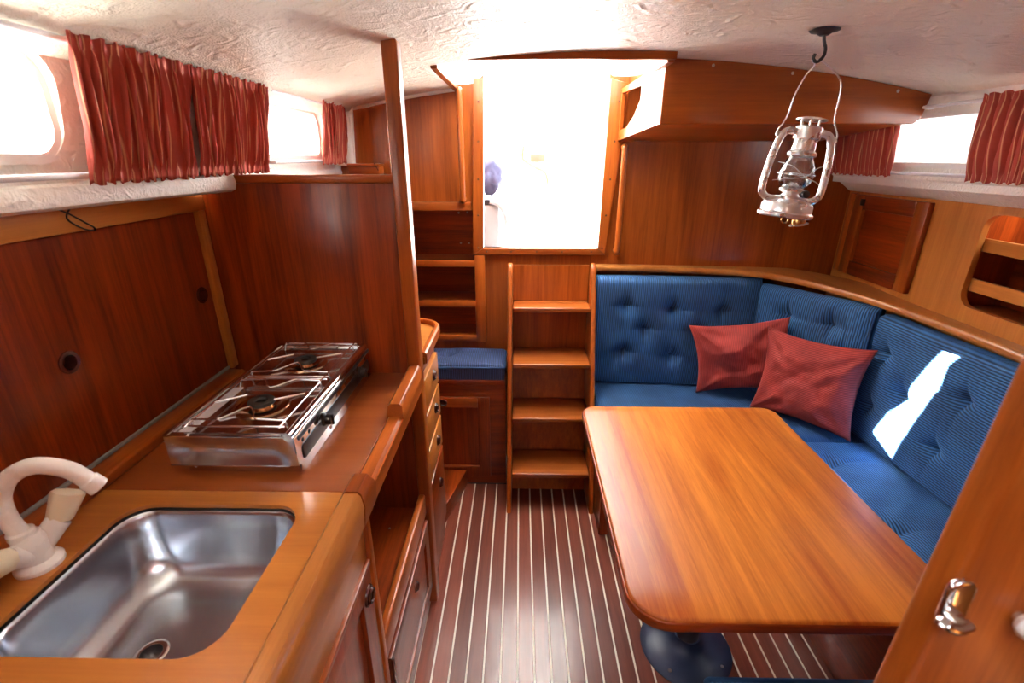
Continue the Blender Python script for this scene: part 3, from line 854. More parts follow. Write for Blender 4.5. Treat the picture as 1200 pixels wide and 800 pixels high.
for f in so.data.polygons:
    if len(f.vertices) == 3: f.use_smooth = False
md = so.modifiers.new('thick', 'SOLIDIFY'); md.thickness = 0.0012; md.offset = -1
lathe('drain', [(0.0275, 0.0002), (0.026, 0.0012), (0.022, 0.0026), (0.0165, 0.0018), (0.0155, -0.002), (0.0150, -0.035), (0.0, -0.035)], (DX, DY, 0.7545), 'inox', sk, seg=28, caps=False)

# ================================================================== FAUCET
fa = thing('faucet', (-0.752, 0.572, 0.90), 'white swan-neck mixer tap with cream knobs behind the sink', 'faucet')
lathe('base', [(0.031, 0.0), (0.031, 0.006), (0.028, 0.010), (0.020, 0.014)], (-0.752, 0.574, 0.9005), 'faucet', fa, seg=32)
lathe('body', [(0.021, 0.0), (0.022, 0.030), (0.021, 0.046), (0.015, 0.054), (0.0, 0.055)], (-0.752, 0.574, 0.908), 'faucet', fa, seg=32)
tube('arm', [(-0.752, 0.578, 0.925), (-0.742, 0.597, 0.945), (-0.735, 0.610, 0.958)], 0.017, 'faucet', fa, seg=20)
tube('arm', [(-0.752, 0.570, 0.925), (-0.754, 0.552, 0.936), (-0.755, 0.542, 0.942)], 0.017, 'faucet', fa, seg=20)
ax = Vector((0.010, 0.022, 0.040)).normalized()
lathe('knob', [(0.016, 0.0), (0.0175, 0.002), (0.023, 0.040), (0.022, 0.043), (0.0, 0.044)], (-0.735, 0.610, 0.958), 'cream', fa, axis=ax, seg=8, auto=50)
ax = Vector((0.004, -0.034, 0.016)).normalized()
lathe('knob', [(0.016, 0.0), (0.0175, 0.002), (0.024, 0.042), (0.022, 0.046), (0.0, 0.047)], (-0.755, 0.542, 0.942), 'cream', fa, axis=ax, seg=8, auto=50)
lathe('collar', [(0.016, 0.0), (0.017, 0.004), (0.017, 0.012), (0.014, 0.014)], (-0.757, 0.571, 0.956), 'faucet', fa, seg=24)
sp = spline([(-0.757, 0.571, 0.962), (-0.763, 0.568, 0.995), (-0.764, 0.572, 1.030), (-0.748, 0.582, 1.060), (-0.716, 0.592, 1.072), (-0.683, 0.603, 1.058), (-0.665, 0.611, 1.032)], 8)
spo = tube('spout', sp, 0.0125, 'faucet', fa, seg=20)
dd = (sp[-1] - sp[-3]).normalized()
lathe('nozzle', [(0.0132, 0.0), (0.0148, 0.002), (0.0148, 0.020), (0.012, 0.021), (0.0, 0.017)], sp[-1] - dd * 0.002, 'faucet', spo, axis=dd, seg=24)

# ================================================================== STOVE
st = thing('gas_stove', (-0.56, 1.04, 0.901), 'two-burner stainless steel gas stove with wire pot supports', 'stove')
X0, X1, Y0, Y1 = -0.690, -0.437, 0.800, 1.285
box('lower_case', (X0 + 0.02, X1 - 0.003), (Y0 + 0.016, Y1 - 0.004), (0.9006, 0.926), 'inox', st, bev=0.002)
def hob():
    """tray with concave near end and dished top"""
    bm = bmesh.new()
    ys = [(Y0 - 0.004, 0.9265), (Y0 - 0.004, 0.9285), (Y0 + 0.014, 0.9295), (Y0 + 0.014, 0.990), (Y0 - 0.003, 0.9925), (Y0 - 0.003, 0.995), (Y0 + 0.012, 0.995), (Y0 + 0.016, 0.988),
          (Y1 - 0.012, 0.988), (Y1 - 0.008, 0.995), (Y1, 0.995), (Y1, 0.9265)]
    a = [bm.verts.new((X0, y, z)) for y, z in ys]
    b = [bm.verts.new((X1 - 0.016, y, z)) for y, z in ys]
    for i in range(len(ys)):
        j = (i + 1) % len(ys)
        bm.faces.new((a[i], a[j], b[j], b[i]))
    bm.faces.new(a); bm.faces.new(b)
    return bm
bm_obj('hob_tray', hob(), 'inox', st, auto=12)
me = grid_mesh('end_dish', 24, 10, lambda u, v: Vector((X0 + 0.001 + (X1 - X0 - 0.001) * u, Y0 - 0.0022 + 0.011 * math.sin(math.pi * v) * min(1.0, 6 * u, 6 * (1 - u)) * (1 - 0.25 * u), 0.9286 + 0.0638 * v)))
ed = link('end_dish', me, 'steel', st, smooth=True)
box('side_rim', (X0 - 0.002, X0 + 0.010), (Y0, Y1), (0.986, 0.9962), 'inox', st, bev=0.002)
tube('front_bar', [(X1 - 0.009, Y0 - 0.003, 0.994), (X1 - 0.009, Y1 - 0.004, 0.994)], 0.009, 'inox', st, seg=16)
fp = plate('front_panel', [(Y0 + 0.014, 0.9035), (Y1 - 0.002, 0.9035), (Y1 - 0.002, 0.990), (Y0 - 0.0022, 0.990), (Y0 - 0.0022, 0.930), (Y0 + 0.014, 0.924)], [circle(Y0 + 0.030 + k * 0.032, 0.969, 0.0052, 12) for k in range(14) if k not in (4, 5, 12)], ((X1 + 0.003, 0, 0), (0, 1, 0), (0, 0, 1)), 0.003, 'inox', st)
plate('control_strip', rrect(Y0 + 0.022, Y1 - 0.020, 0.928, 0.961, 0.008), [], ((X1 + 0.0046, 0, 0), (0, 1, 0), (0, 0, 1)), 0.0015, 'black', fp, bev=0.0005)
plate('trim_strip', rrect(Y0 + 0.012, Y1 - 0.006, 0.977, 0.987, 0.003), [], ((X1 + 0.0046, 0, 0), (0, 1, 0), (0, 0, 1)), 0.0015, 'black', fp, bev=0.0005)
for yk in (0.936, 1.185):
    kb = lathe('knob', [(0.016, 0.0), (0.016, 0.003), (0.0125, 0.006), (0.0120, 0.015), (0.011, 0.018), (0.0, 0.0185)], (X1 + 0.004, yk, 0.954), 'black', st, axis=(1, 0, 0), seg=28)
    box('grip', (X1 + 0.015, X1 + 0.026), (yk - 0.0035, yk + 0.0035), (0.942, 0.966), 'black', kb, bev=0.002)
lathe('rivet', [(0.0, 0.003), (0.004, 0.002), (0.005, 0.0)], (X1 + 0.003, 0.965, 0.918), 'screw', fp, axis=(1, 0, 0), seg=12)
for xr, zr in ((-0.655, 0.914), (-0.630, 0.916), (-0.505, 0.917), (-0.470, 0.917)):
    lathe('rivet', [(0.0, 0.0015), (0.003, 0.001), (0.0036, 0.0)], (xr, Y0 + 0.016, zr), 'screw' if xr < -0.64 else 'black', st, axis=(0, -1, 0), seg=12)
box('info_label', (-0.676, -0.652), (0.815, 1.02), (0.9884, 0.9892), 'labelw', st, bev=0)
copper = plain('heat_tinted_steel', (0.62, 0.42, 0.26), 0.16, 1.0)
for by in (0.930, 1.162):
    cx = -0.562
    bn = lathe('burner', [(0.056, 0.0), (0.054, 0.003), (0.040, 0.0045), (0.026, 0.001), (0.022, 0.001), (0.022, 0.010)], (cx, by, 0.9882), copper, st, seg=36)
    lathe('burner_ring', [(0.012, 0.008), (0.026, 0.008), (0.029, 0.011), (0.027, 0.016), (0.014, 0.016), (0.012, 0.013)], (cx, by, 0.9882), 'iron', bn, seg=32)
    lathe('burner_cap', [(0.0, 0.013), (0.011, 0.013), (0.013, 0.012), (0.013, 0.009)], (cx, by, 0.9882), 'inox', bn, seg=24)
    ps = thing_part = tube('pot_support', spline([(-0.655, by - 0.100, 1.006), (-0.655, by + 0.100, 1.006), (-0.655, by + 0.108, 1.004), (-0.648, by + 0.110, 1.004), (-0.475, by + 0.110, 1.004), (-0.468, by + 0.108, 1.004), (-0.468, by + 0.100, 1.006),
                                          (-0.468, by - 0.100, 1.006), (-0.468, by - 0.108, 1.004), (-0.475, by - 0.110, 1.004), (-0.648, by - 0.110, 1.004), (-0.655, by - 0.108, 1.004)], 3, True), 0.0022, 'chrome', st, seg=8, closed=True)
    for s in (-1, 1):
        y = by + s * 0.092
        tube('support_wire', spline([(-0.655, y, 1.008), (-0.610, y, 1.010), (-0.594, y - s * 0.004, 1.011), (-0.562, y - s * 0.048, 1.012), (-0.530, y - s * 0.004, 1.011), (-0.514, y, 1.010), (-0.468, y, 1.008)], 3), 0.0022, 'chrome', ps, seg=8)
        x = -0.562 + s * 0.088
        tube('support_finger', [(x, by + 0.022 * s, 1.010), (-0.562 + s * 0.034, by - 0.010 * s, 1.011)], 0.0026, 'chrome', ps, seg=8)
        tube('support_leg', [(-0.562 + s * 0.093, by - 0.09 * s, 1.006), (-0.562 + s * 0.097, by - 0.09 * s, 0.990)], 0.0024, 'chrome', ps, seg=8)
        tube('support_leg', [(-0.562 + s * 0.093, by + 0.09 * s, 1.006), (-0.562 + s * 0.097, by + 0.09 * s, 0.990)], 0.0024, 'chrome', ps, seg=8)

# dark cable loop hanging under the ledge
tube('cable_loop', spline([(XL + 0.024, 0.868, 1.414), (XL + 0.026, 0.89, 1.402), (XL + 0.028, 0.915, 1.384), (XL + 0.028, 0.932, 1.372), (XL + 0.028, 0.928, 1.367), (XL + 0.026, 0.905, 1.376), (XL + 0.024, 0.885, 1.395), (XL + 0.024, 0.90, 1.414)], 5), 0.0016, 'black',
     label='thin black cable loop hanging under the white galley ledge', cat='cable', seg=6)

# ================================================================== SETTEE
sb = thing('settee', (0.95, 1.3, 0), 'dark mahogany L-shaped settee frame carrying the blue cushions', 'settee')
box('front_panel', (0.350, 0.972), (1.637, 1.655), (0.0, 0.385), 'red_x', sb, bev=0.001)
box('front_panel', (0.972, 0.990), (0.700, 1.655), (0.0, 0.385), 'red_y', sb, bev=0.001)
box('front_panel', (0.40, 0.972), (0.670, 0.688), (0.0, 0.385), 'red_x', sb, bev=0.001)
box('end_panel', (0.339, 0.352), (1.660, 2.19), (0.0, 0.400), 'red_z', sb, bev=0.001)
box('end_panel', (0.385, 0.400), (0.330, 0.688), (0.0, 0.385), 'red_z', sb, bev=0.001)
box('corner_post', (0.339, 0.376), (1.630, 1.660), (0.0, 0.400), 'red_z', sb, bev=0.003)
box('seat_board', (0.352, XR - 0.001), (1.66, 2.195), (0.386, 0.400), 'red_x', sb, bev=0)
box('seat_board', (0.985, XR - 0.001), (0.690, 1.659), (0.386, 0.400), 'red_y', sb, bev=0)
box('seat_board', (0.386, XR - 0.001), (0.330, 0.689), (0.386, 0.400), 'red_x', sb, bev=0)
soft_block('seat_cushion', 0.342, 1.400, 1.625, 2.180, 0.4005, 0.478, 0.02, 0.012, [(1.06, 1.80)], 'blue_fine', None, ribs='Y', nu=110, nv=54,
           label='blue corduroy seat cushion across the aft end of the settee', cat='cushion', group='blue settee cushions')
soft_block('seat_cushion', 0.945, 1.400, 0.715, 1.622, 0.4005, 0.478, 0.02, 0.012, [(1.115, 1.478), (1.095, 1.135), (1.11, 0.86)], 'blue', None, ribs='Y', nu=60, nv=130,
           label='blue corduroy seat cushion along the cabin side', cat='cushion', group='blue settee cushions')
fc = soft_block('seat_cushion', 0.395, 1.400, 0.335, 0.700, 0.4005, 0.482, 0.012, 0.010, [], 'blue', None, ribs='Y', nu=90, nv=36,
           label='blue cushion edge beyond the table foot, beside the foreground bulkhead', cat='cushion', group='blue settee cushions')
tube('piping', [Vector((a, b, 0.474)) for a, b in rrect(0.393, 1.335, 0.333, 0.702, 0.010, 4)], 0.005, 'blue_fine', fc, seg=8, closed=True)

def back_cushion(p0, p1, z0, z1, thick, tufts, ribs, mat, label, nu=110, nv=80):
    """upright tufted cushion; front face runs p0 -> p1 (left to right seen from the cabin)"""
    a, b = Vector((*p0, 0)), Vector((*p1, 0))
    L = (b - a).length
    d = (b - a) / L
    n = Vector((d.y, -d.x, 0))          # into the cabin
    H = z1 - z0
    r = 0.028
    def dep(s, z):
        e = min(s * 1.6, (L - s) * 1.6, (z - z0) * 2.0, z1 - z)
        q = -0.004
        q += 0.012 * (max(0, math.sin(math.pi * s / L)) ** 0.5) * (max(0, math.sin(math.pi * (z - z0) / H)) ** 0.5)
        if e < r: q -= r - math.sqrt(max(0, r * r - (r - e) ** 2))
        for ts, tz in tufts:
            dx, dz = s - ts, z - tz
            q -= 0.026 * math.exp(-(dx * dx + dz * dz) / 0.0011)
            q -= 0.013 * math.exp(-(dx / 0.008) ** 2) * math.exp(-abs(dz) / 0.06)
            q -= 0.011 * math.exp(-(dz / 0.008) ** 2) * math.exp(-abs(dx) / 0.055)
        q += 0.004 * mnoise.noise(Vector((s * 7 + p0[0], z * 7, 3.1)))
        return q
    def fn(u, v):
        s, z = u * L, z0 + v * H
        return a + d * s + n * dep(s, z) + Vector((0, 0, z))
    uvf = (lambda u, v: (u * L, v * H)) if ribs == 'V' else (lambda u, v: (v * H, u * L))
    me = grid_mesh('back_cushion', nu, nv, fn, uvf)
    bm = bmesh.new(); bm.from_mesh(me); bpy.data.meshes.remove(me)
    uvl = bm.loops.layers.uv[0]
    be = [e for e in bm.edges if e.is_boundary]
    ret = bmesh.ops.extrude_edge_only(bm, edges=be)
    for v in [g for g in ret['geom'] if isinstance(g, bmesh.types.BMVert)]:
        w = v.co - a
        v.co -= n * (w.dot(n) + thick)
    for f in [g for g in ret['geom'] if isinstance(g, bmesh.types.BMFace)]:
        for l in f.loops:
            w = l.vert.co - a
            l[uvl].uv = (w.dot(d) + w.z * 0.01, w.dot(n))
    bmesh.ops.holes_fill(bm, edges=[e for e in bm.edges if e.is_boundary], sides=0)
    o = bm_obj('back_cushion', bm, mat, auto=60, label=label, cat='cushion', group='blue settee cushions')
    for ts, tz in tufts:
        c = a + d * ts + Vector((0, 0, tz)) + n * (dep(ts, tz) + 0.004)
        lathe('button', [(0.0, 0.006), (0.005, 0.0052), (0.0085, 0.002), (0.009, -0.002)], c, 'blue_fine', o, axis=n, seg=14)
    return o
def t1(x, z): return (x * 1.013 - 0.342, 1.5 - (1.5 - z) * 1.013)
back_cushion((0.340, 2.100), (1.060, 2.058), 0.486, 1.000, 0.070, [t1(0.472, 0.878), t1(0.679, 0.866), t1(0.89, 0.863), t1(0.565, 0.773), t1(0.798, 0.77), t1(0.478, 0.66), t1(0.698, 0.645), t1(0.91, 0.65)], 'V', 'blue',
             'wide blue corduroy back cushion with button tufts beside the ladder')
back_cushion((1.034, 2.060), (1.297, 1.688), 0.486, 0.982, 0.060, [(0.138, 0.876), (0.309, 0.880), (0.06, 0.765), (0.225, 0.765), (0.37, 0.77), (0.138, 0.65), (0.309, 0.65)], 'V', 'blue',
             'blue corduroy back cushion set diagonally across the settee corner', nu=80)
back_cushion((1.294, 1.694), (1.343, 0.722), 0.486, 0.966, 0.065, [(0.070, 0.838), (0.185, 0.735), (0.392, 0.820), (0.355, 0.626), (0.56, 0.735), (0.72, 0.82), (0.72, 0.63), (0.06, 0.63)], 'H', 'blue',
             'long blue corduroy back cushion along the cabin side with sunlit streak', nu=150)
# rail over the back cushions
rp = spline([(0.339, 2.158, 1.030), (0.571, 2.146, 1.030), (0.85, 2.118, 1.026), (1.05, 2.072, 1.020), (1.20, 1.945, 1.010), (1.315, 1.71, 0.998), (1.352, 1.45, 0.995), (1.362, 1.2, 0.993), (1.366, 0.75, 0.990), (1.366, 0.335, 0.990)], 6)
rl = sweep('settee_rail', rp, [(-0.200, -0.012), (0.008, -0.012), (0.012, -0.006), (0.012, 0.006), (0.007, 0.012), (-0.03, 0.013), (-0.034, 0.007), (-0.200, 0.007)], 'teak_y',
           label='curved golden timber rail over the blue back cushions', cat='rail')
# keep the shelf of the rail inside the lining
for v in rl.data.vertices:
    v.co.x = min(v.co.x, XR - 0.001); v.co.y = min(v.co.y, YW - 0.001)

# ---- scatter pillows
def pillow(name, c, R, U, a, b, T, seed, rib_u, label):
    c, R, U = Vector(c), Vector(R).normalized(), Vector(U)
    N = R.cross(U).normalized()
    U = N.cross(R).normalized()
    n = 44
    verts, faces, uvs = [], [], []
    def P(u, v, s):
        h = T * (max(0, 1 - abs(u) ** 2.4) ** 0.62) * (max(0, 1 - abs(v) ** 2.4) ** 0.62)
        x = a * u * (1 - 0.12 * (1 - v * v))
        y = b * v * (1 - 0.12 * (1 - u * u))
        w = mnoise.noise(Vector((u * 1.7 + seed, v * 1.7, 1.3 + s))) * 0.022 + mnoise.noise(Vector((u * 4.2, v * 4.2 + seed, s * 2.0))) * 0.009
        # gathers running into the corners
        for cu, cv in ((1, 1), (-1, 1), (1, -1), (-1, -1)):
            dd = math.hypot(u - cu, v - cv)
            ang = math.atan2(v - cv, u - cu)
            w += 0.012 * math.sin(ang * 9 + seed) * math.exp(-((dd - 0.45) / 0.28) ** 2)
        h = max(0.0, h + w * (1 - max(abs(u), abs(v)) ** 6) * (h / T))
        sag = 0.012 * mnoise.noise(Vector((u * 1.3, v * 1.3, seed + 9)))
        return c + R * x + U * y + N * (s * h + sag)
    for s in (1, -1):
        for j in range(n + 1):
            for i in range(n + 1):
                verts.append(P(-1 + 2 * i / n, -1 + 2 * j / n, s))
                uvs.append((2 * a * i / n, 2 * b * j / n) if rib_u else (2 * b * j / n, 2 * a * i / n))
    off = (n + 1) ** 2
    for j in range(n):
        for i in range(n):
            k = j * (n + 1) + i
            faces.append((k, k + 1, k + n + 2, k + n + 1))
            faces.append((off + k + n + 1, off + k + n + 2, off + k + 1, off + k))
    me = bpy.data.meshes.new(name)
    me.from_pydata([tuple(v) for v in verts], [], faces)
    ul = me.uv_layers.new(name='UVMap')
    for l in me.loops: ul.data[l.index].uv = uvs[l.vertex_index]
    bm = bmesh.new(); bm.from_mesh(me); bpy.data.meshes.remove(me)
    bmesh.ops.remove_doubles(bm, verts=bm.verts, dist=0.0004)
    return bm_obj(name, bm, 'red', smooth=True, label=label, cat='pillow')
pillow('scatter_pillow', (0.962, 1.958, 0.686), (0.92, -0.36, 0.22), (-0.16, 0.14, 1), 0.198, 0.160, 0.046, 2.3, True, 'red ribbed scatter pillow tucked behind the other, against the blue cushion')
pillow('scatter_pillow', (1.139, 1.749, 0.669), (0.67, -0.74, 0.02), (0.10, 0.12, 1), 0.190, 0.180, 0.050, 7.1, False, 'red ribbed scatter pillow lying in front of the other on the settee')

# ================================================================== TABLE
tb = thing('saloon_table', (0.545, 1.13, 0), 'golden teak saloon table on a navy pedestal', 'table')
plate('tabletop', rrect(0.215, 0.862, 0.655, 1.478, (0.045, 0.045, 0.075, 0.06), 8), [], ((0, 0, 0.700), (1, 0, 0), (0, 1, 0)), 0.026, 'table', tb, bev=0.007)
plate('edge_band', rrect(0.212, 0.865, 0.652, 1.481, (0.048, 0.048, 0.078, 0.063), 8), [rrect(0.222, 0.855, 0.662, 1.471, (0.038, 0.038, 0.068, 0.053), 8)], ((0, 0, 0.694), (1, 0, 0), (0, 1, 0)), 0.022, 'red_x', tb, bev=0.003)  # darker timber band; its tone also carries the edge's shading
lathe('pedestal_base', [(0.142, 0.0005), (0.143, 0.004), (0.139, 0.008), (0.10, 0.018), (0.06, 0.032), (0.044, 0.046), (0.040, 0.06)], (0.548, 1.134, 0), 'pedestal', tb, seg=56)
lathe('pedestal_column', [(0.036, 0.0), (0.036, 0.600), (0.060, 0.600), (0.060, 0.612)], (0.548, 1.134, 0.06), 'pole', tb, seg=36)
for k in range(4):
    aa = math.radians(50 + 90 * k)
    lathe('screw', [(0.0, 0.002), (0.0045, 0.002), (0.006, 0.0)], (0.548 + 0.118 * math.cos(aa), 1.134 + 0.118 * math.sin(aa), 0.0135), 'screw', tb, seg=14)

# ================================================================== OVERHEAD CABINET
oc = thing('overhead_cabinet', (0.85, 2.19, 1.56), 'long mahogany overhead cabinet under the deckhead beside the companionway', 'cabinet')
ft = [(0.452, 1.597), (1.265, 1.597), (1.285, 1.615), (1.300, ce(1.300) - 0.002)]
k = 16
ft += [(1.300 - (1.300 - 0.452) * i / k, ce(1.300 - (1.300 - 0.452) * i / k) - 0.002) for i in range(1, k + 1)]
board('front', ft, 1.728, 1.742, 'mah_x', oc, bev=0.003)
me = bpy.data.meshes.new('underside')
vs = [(0.452, 1.742, 1.598), (1.265, 1.742, 1.598), (1.246, 1.785, 1.5943), (1.240, YW - 0.003, 1.558), (0.402, YW - 0.003, 1.558)]
vs += [(x, y, z + 0.012) for x, y, z in vs]
me.from_pydata(vs, [], [(0, 1, 2, 3, 4), (9, 8, 7, 6, 5)] + [(i, 5 + i, 5 + (i + 1) % 5, (i + 1) % 5) for i in range(5)])
link('underside', me, 'mah_x', oc)
ev = Vector((0.402 - 0.452, (YW - 0.024) - 1.742, 0)); el = ev.length; ev /= el
zt = lambda s: ce(0.44) - 0.004
plate('end_panel', [(0.0, 1.598), (el, 1.560), (el, 1.752), (0.0, 1.776)], [[(0.20, 1.735), (0.20, 1.690), (0.26, 1.640), (0.34, 1.605), (0.42, 1.598), (0.42, 1.735)]], ((0.452, 1.742, 0), ev, (0, 0, 1)), -0.012, 'mah_y', oc, bev=0.0)
for x in (0.60, 0.85, 1.19):
    plug(x, ce(x) - 0.016, 1.728, oc, 'screw', 0.005, 'screw')

# ================================================================== HOOK AND LANTERN
HKX, HKY = 0.700, 1.310
hz = ceil_z(HKX)
hk = thing('ceiling_hook', (HKX, HKY, hz), 'black iron ceiling hook holding the lantern', 'hook')
lathe('rosette', [(0.0, 0.0), (0.026, 0.0), (0.034, 0.003), (0.030, 0.006), (0.018, 0.008), (0.010, 0.014), (0.0, 0.014)], (HKX, HKY, hz + 0.001), 'iron', hk, axis=(0, 0, -1), seg=10)
tube('hook', spline([(HKX, HKY, hz - 0.010), (HKX + 0.004, HKY, hz - 0.026), (HKX + 0.010, HKY, hz - 0.040), (HKX + 0.008, HKY, hz - 0.056), (HKX - 0.004, HKY, hz - 0.066), (HKX - 0.014, HKY, hz - 0.060), (HKX - 0.012, HKY, hz - 0.050)], 5), 0.0038, 'iron', hk, seg=8)
ln = thing('storm_lantern', (0.690, 1.31, 1.345), 'galvanised hurricane lantern with glass globe hanging from the hook', 'lantern')
LA = Vector((0.105, 0.02, 1)).normalized()
LB = Vector((0.689, 1.31, 1.352))
LR = Vector((1, 0, -0.105)).normalized()
LF = LA.cross(LR)                 # towards aft
def LP(h, x=0.0, y=0.0): return LB + LA * h + LR * x + LF * y
tk = lathe('fuel_tank', [(0.0, 0.002), (0.060, 0.0), (0.0655, 0.003), (0.066, 0.010), (0.061, 0.014), (0.061, 0.030), (0.058, 0.036), (0.040, 0.043), (0.024, 0.046), (0.0, 0.046)], LB, 'galv', ln, axis=LA, seg=40)
lathe('burner', [(0.022, 0.044), (0.024, 0.052), (0.018, 0.060), (0.028, 0.064), (0.030, 0.070), (0.020, 0.074), (0.008, 0.086), (0.0, 0.086)], LB, 'galv', ln, axis=LA, seg=28)
gp = [(0.026, 0.072), (0.034, 0.080), (0.0405, 0.094), (0.0415, 0.108), (0.038, 0.124), (0.032, 0.138), (0.028, 0.148)]
lathe('globe', gp + [(r - 0.0015, h) for r, h in gp[::-1]], LB, 'lampglass', ln, axis=LA, seg=36, auto=80)
lathe('chimney', [(0.030, 0.148), (0.033, 0.150), (0.034, 0.156), (0.027, 0.162), (0.026, 0.186), (0.031, 0.189), (0.031, 0.214), (0.028, 0.217), (0.0, 0.217)], LB, 'galv', ln, axis=LA, seg=32)
cp_ = lathe('cap', [(0.0, 0.240), (0.020, 0.238), (0.035, 0.234), (0.0355, 0.231), (0.024, 0.232), (0.0, 0.233)], LB, 'galv', ln, axis=LA, seg=32)
for i in range(6):
    aa = i * math.pi / 3
    tube('cap_leg', [LP(0.216, 0.022 * math.cos(aa), 0.022 * math.sin(aa)), LP(0.234, 0.022 * math.cos(aa), 0.022 * math.sin(aa))], 0.0022, 'galv', cp_, seg=6)
for s in (-1, 1):
    tube('side_tube', spline([LP(0.044, s * 0.024), LP(0.043, s * 0.052), LP(0.050, s * 0.068), LP(0.066, s * 0.0765), LP(0.12, s * 0.075), LP(0.170, s * 0.068), LP(0.195, s * 0.060), LP(0.204, s * 0.046), LP(0.203, s * 0.028)], 6), 0.0088, 'galv', ln, seg=12)
    lathe('bail_ear', [(0.0, 0.003), (0.006, 0.003), (0.006, -0.003), (0.0, -0.003)], LP(0.193, s * 0.071), 'galv', ln, axis=LF, seg=14)
top = Vector((HKX - 0.004, HKY, hz - 0.062))
def bl(h, x): return LP(h, x)
tube('bail', spline([bl(0.190, -0.074), bl(0.203, -0.075), bl(0.222, -0.066), bl(0.243, -0.060), bl(0.285, -0.056), bl(0.325, -0.044), bl(0.348, -0.030), top + Vector((-0.012, 0, -0.001)), top + Vector((0.006, 0, -0.001)), top + Vector((0.024, 0, -0.010)), bl(0.325, 0.040), bl(0.290, 0.051), bl(0.245, 0.054), bl(0.224, 0.062), bl(0.204, 0.074), bl(0.190, 0.073)], 5), 0.0019, 'galv', ln, seg=8)
for s in (-1, 1):      # globe guard wires
    tube('guard_wire', spline([LP(0.086, s * 0.060, -0.010), LP(0.092, s * 0.036, -0.030), LP(0.100, 0.0, -0.045), LP(0.122, -s * 0.030, -0.033), LP(0.130, -s * 0.058, -0.010)], 5), 0.0011, 'galv', ln, seg=6)
tube('guard_wire', [LP(0.106 + 0.0 * i, 0.0435 * math.cos(i * math.pi / 14), 0.0435 * math.sin(i * math.pi / 14)) for i in range(28)], 0.0011, 'galv', ln, seg=6, closed=True)
lathe('wick_knob', [(0.0, 0.012), (0.009, 0.011), (0.010, 0.004), (0.009, 0.0)], LP(0.060, 0.016, -0.034), 'black', ln, axis=-LF, seg=16)
lathe('filler_cap', [(0.015, 0.0), (0.017, 0.008), (0.017, 0.013), (0.012, 0.014), (0.0, 0.014)], LP(0.000, 0.033, -0.012), 'brass', tk, axis=-LA + Vector((0.3, 0, 0)), seg=24)
lathe('bottom_rim', [(0.018, 0.0), (0.0225, 0.002), (0.0225, 0.004), (0.0, 0.004)], LP(-0.012, 0.033, -0.012) + Vector((0.004, 0, 0)), 'galv', tk, axis=-LA + Vector((0.3, 0, 0)), seg=24)
tube('carry_ring', [LP(-0.006 - 0.008 * math.sin(i * math.pi / 8) , -0.006 + 0.009 * math.cos(i * math.pi / 8), -0.02) for i in range(16)], 0.0018, 'brass', tk, seg=6, closed=True)

# ================================================================== LOCKERS BEHIND THE SETTEE
def side_board(name, pts, x0, x1, mat, parent=None, holes=(), bev=0.003, **kw):
    """board facing the cabin from the settee side: outline in y,z"""
    return plate(name, [(-y, z) for y, z in pts], [[(-y, z) for y, z in h] for h in holes], ((x0, 0, 0), (0, -1, 0), (0, 0, 1)), x1 - x0, mat, parent, bev=bev, **kw)
kd = thing('locker_door', (XR, 1.93, 1.04), 'framed dark mahogany locker door below the settee curtain', 'locker door')
dy0, dy1, dz0, dz1 = 1.735, 2.125, 1.030, 1.352
side_board('panel', [(dy0 + 0.04, dz0 + 0.04), (dy1 - 0.04, dz0 + 0.04), (dy1 - 0.04, dz1 - 0.04), (dy0 + 0.04, dz1 - 0.04)], XR - 0.006, XR - 0.001, 'red_y', kd, bev=0)
for (a0, a1, c0, c1, m) in ((dy0, dy0 + 0.058, dz0, dz1, 'mah_z'), (dy1 - 0.058, dy1, dz0, dz1, 'mah_z'), (dy0 + 0.058, dy1 - 0.058, dz0, dz0 + 0.055, 'red_y'), (dy0 + 0.058, dy1 - 0.058, dz1 - 0.055, dz1, 'red_y')):
    box('frame_board', (XR - 0.022, XR - 0.001), (a0, a1), (c0, c1), m, kd, bev=0.003)
box('catch', (XR - 0.027, XR - 0.022), (2.055, 2.080), (1.312, 1.338), 'black', kd, bev=0.002)
box('edge_casing', (XR - 0.020, XR - 0.001), (2.130, 2.165), (1.03, 1.355), 'mah_z', kd, bev=0.003)
kl = thing('open_bookcase', (XR + 0.02, 1.13, 1.05), 'dark open locker recess with two fiddled shelves above the settee rail', 'open locker')
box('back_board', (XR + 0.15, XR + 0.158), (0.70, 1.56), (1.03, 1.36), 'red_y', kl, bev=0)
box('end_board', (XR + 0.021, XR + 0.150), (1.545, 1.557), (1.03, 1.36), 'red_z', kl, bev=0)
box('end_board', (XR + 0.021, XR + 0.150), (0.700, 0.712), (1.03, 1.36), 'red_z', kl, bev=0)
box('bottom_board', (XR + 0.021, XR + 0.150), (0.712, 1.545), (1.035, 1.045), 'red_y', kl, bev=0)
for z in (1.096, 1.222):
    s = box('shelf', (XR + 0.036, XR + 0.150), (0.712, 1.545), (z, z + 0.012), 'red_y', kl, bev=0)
    box('shelf_fiddle', (XR + 0.022, XR + 0.036), (0.712, 1.545), (z, z + 0.040), 'teak_y', s, bev=0.003)

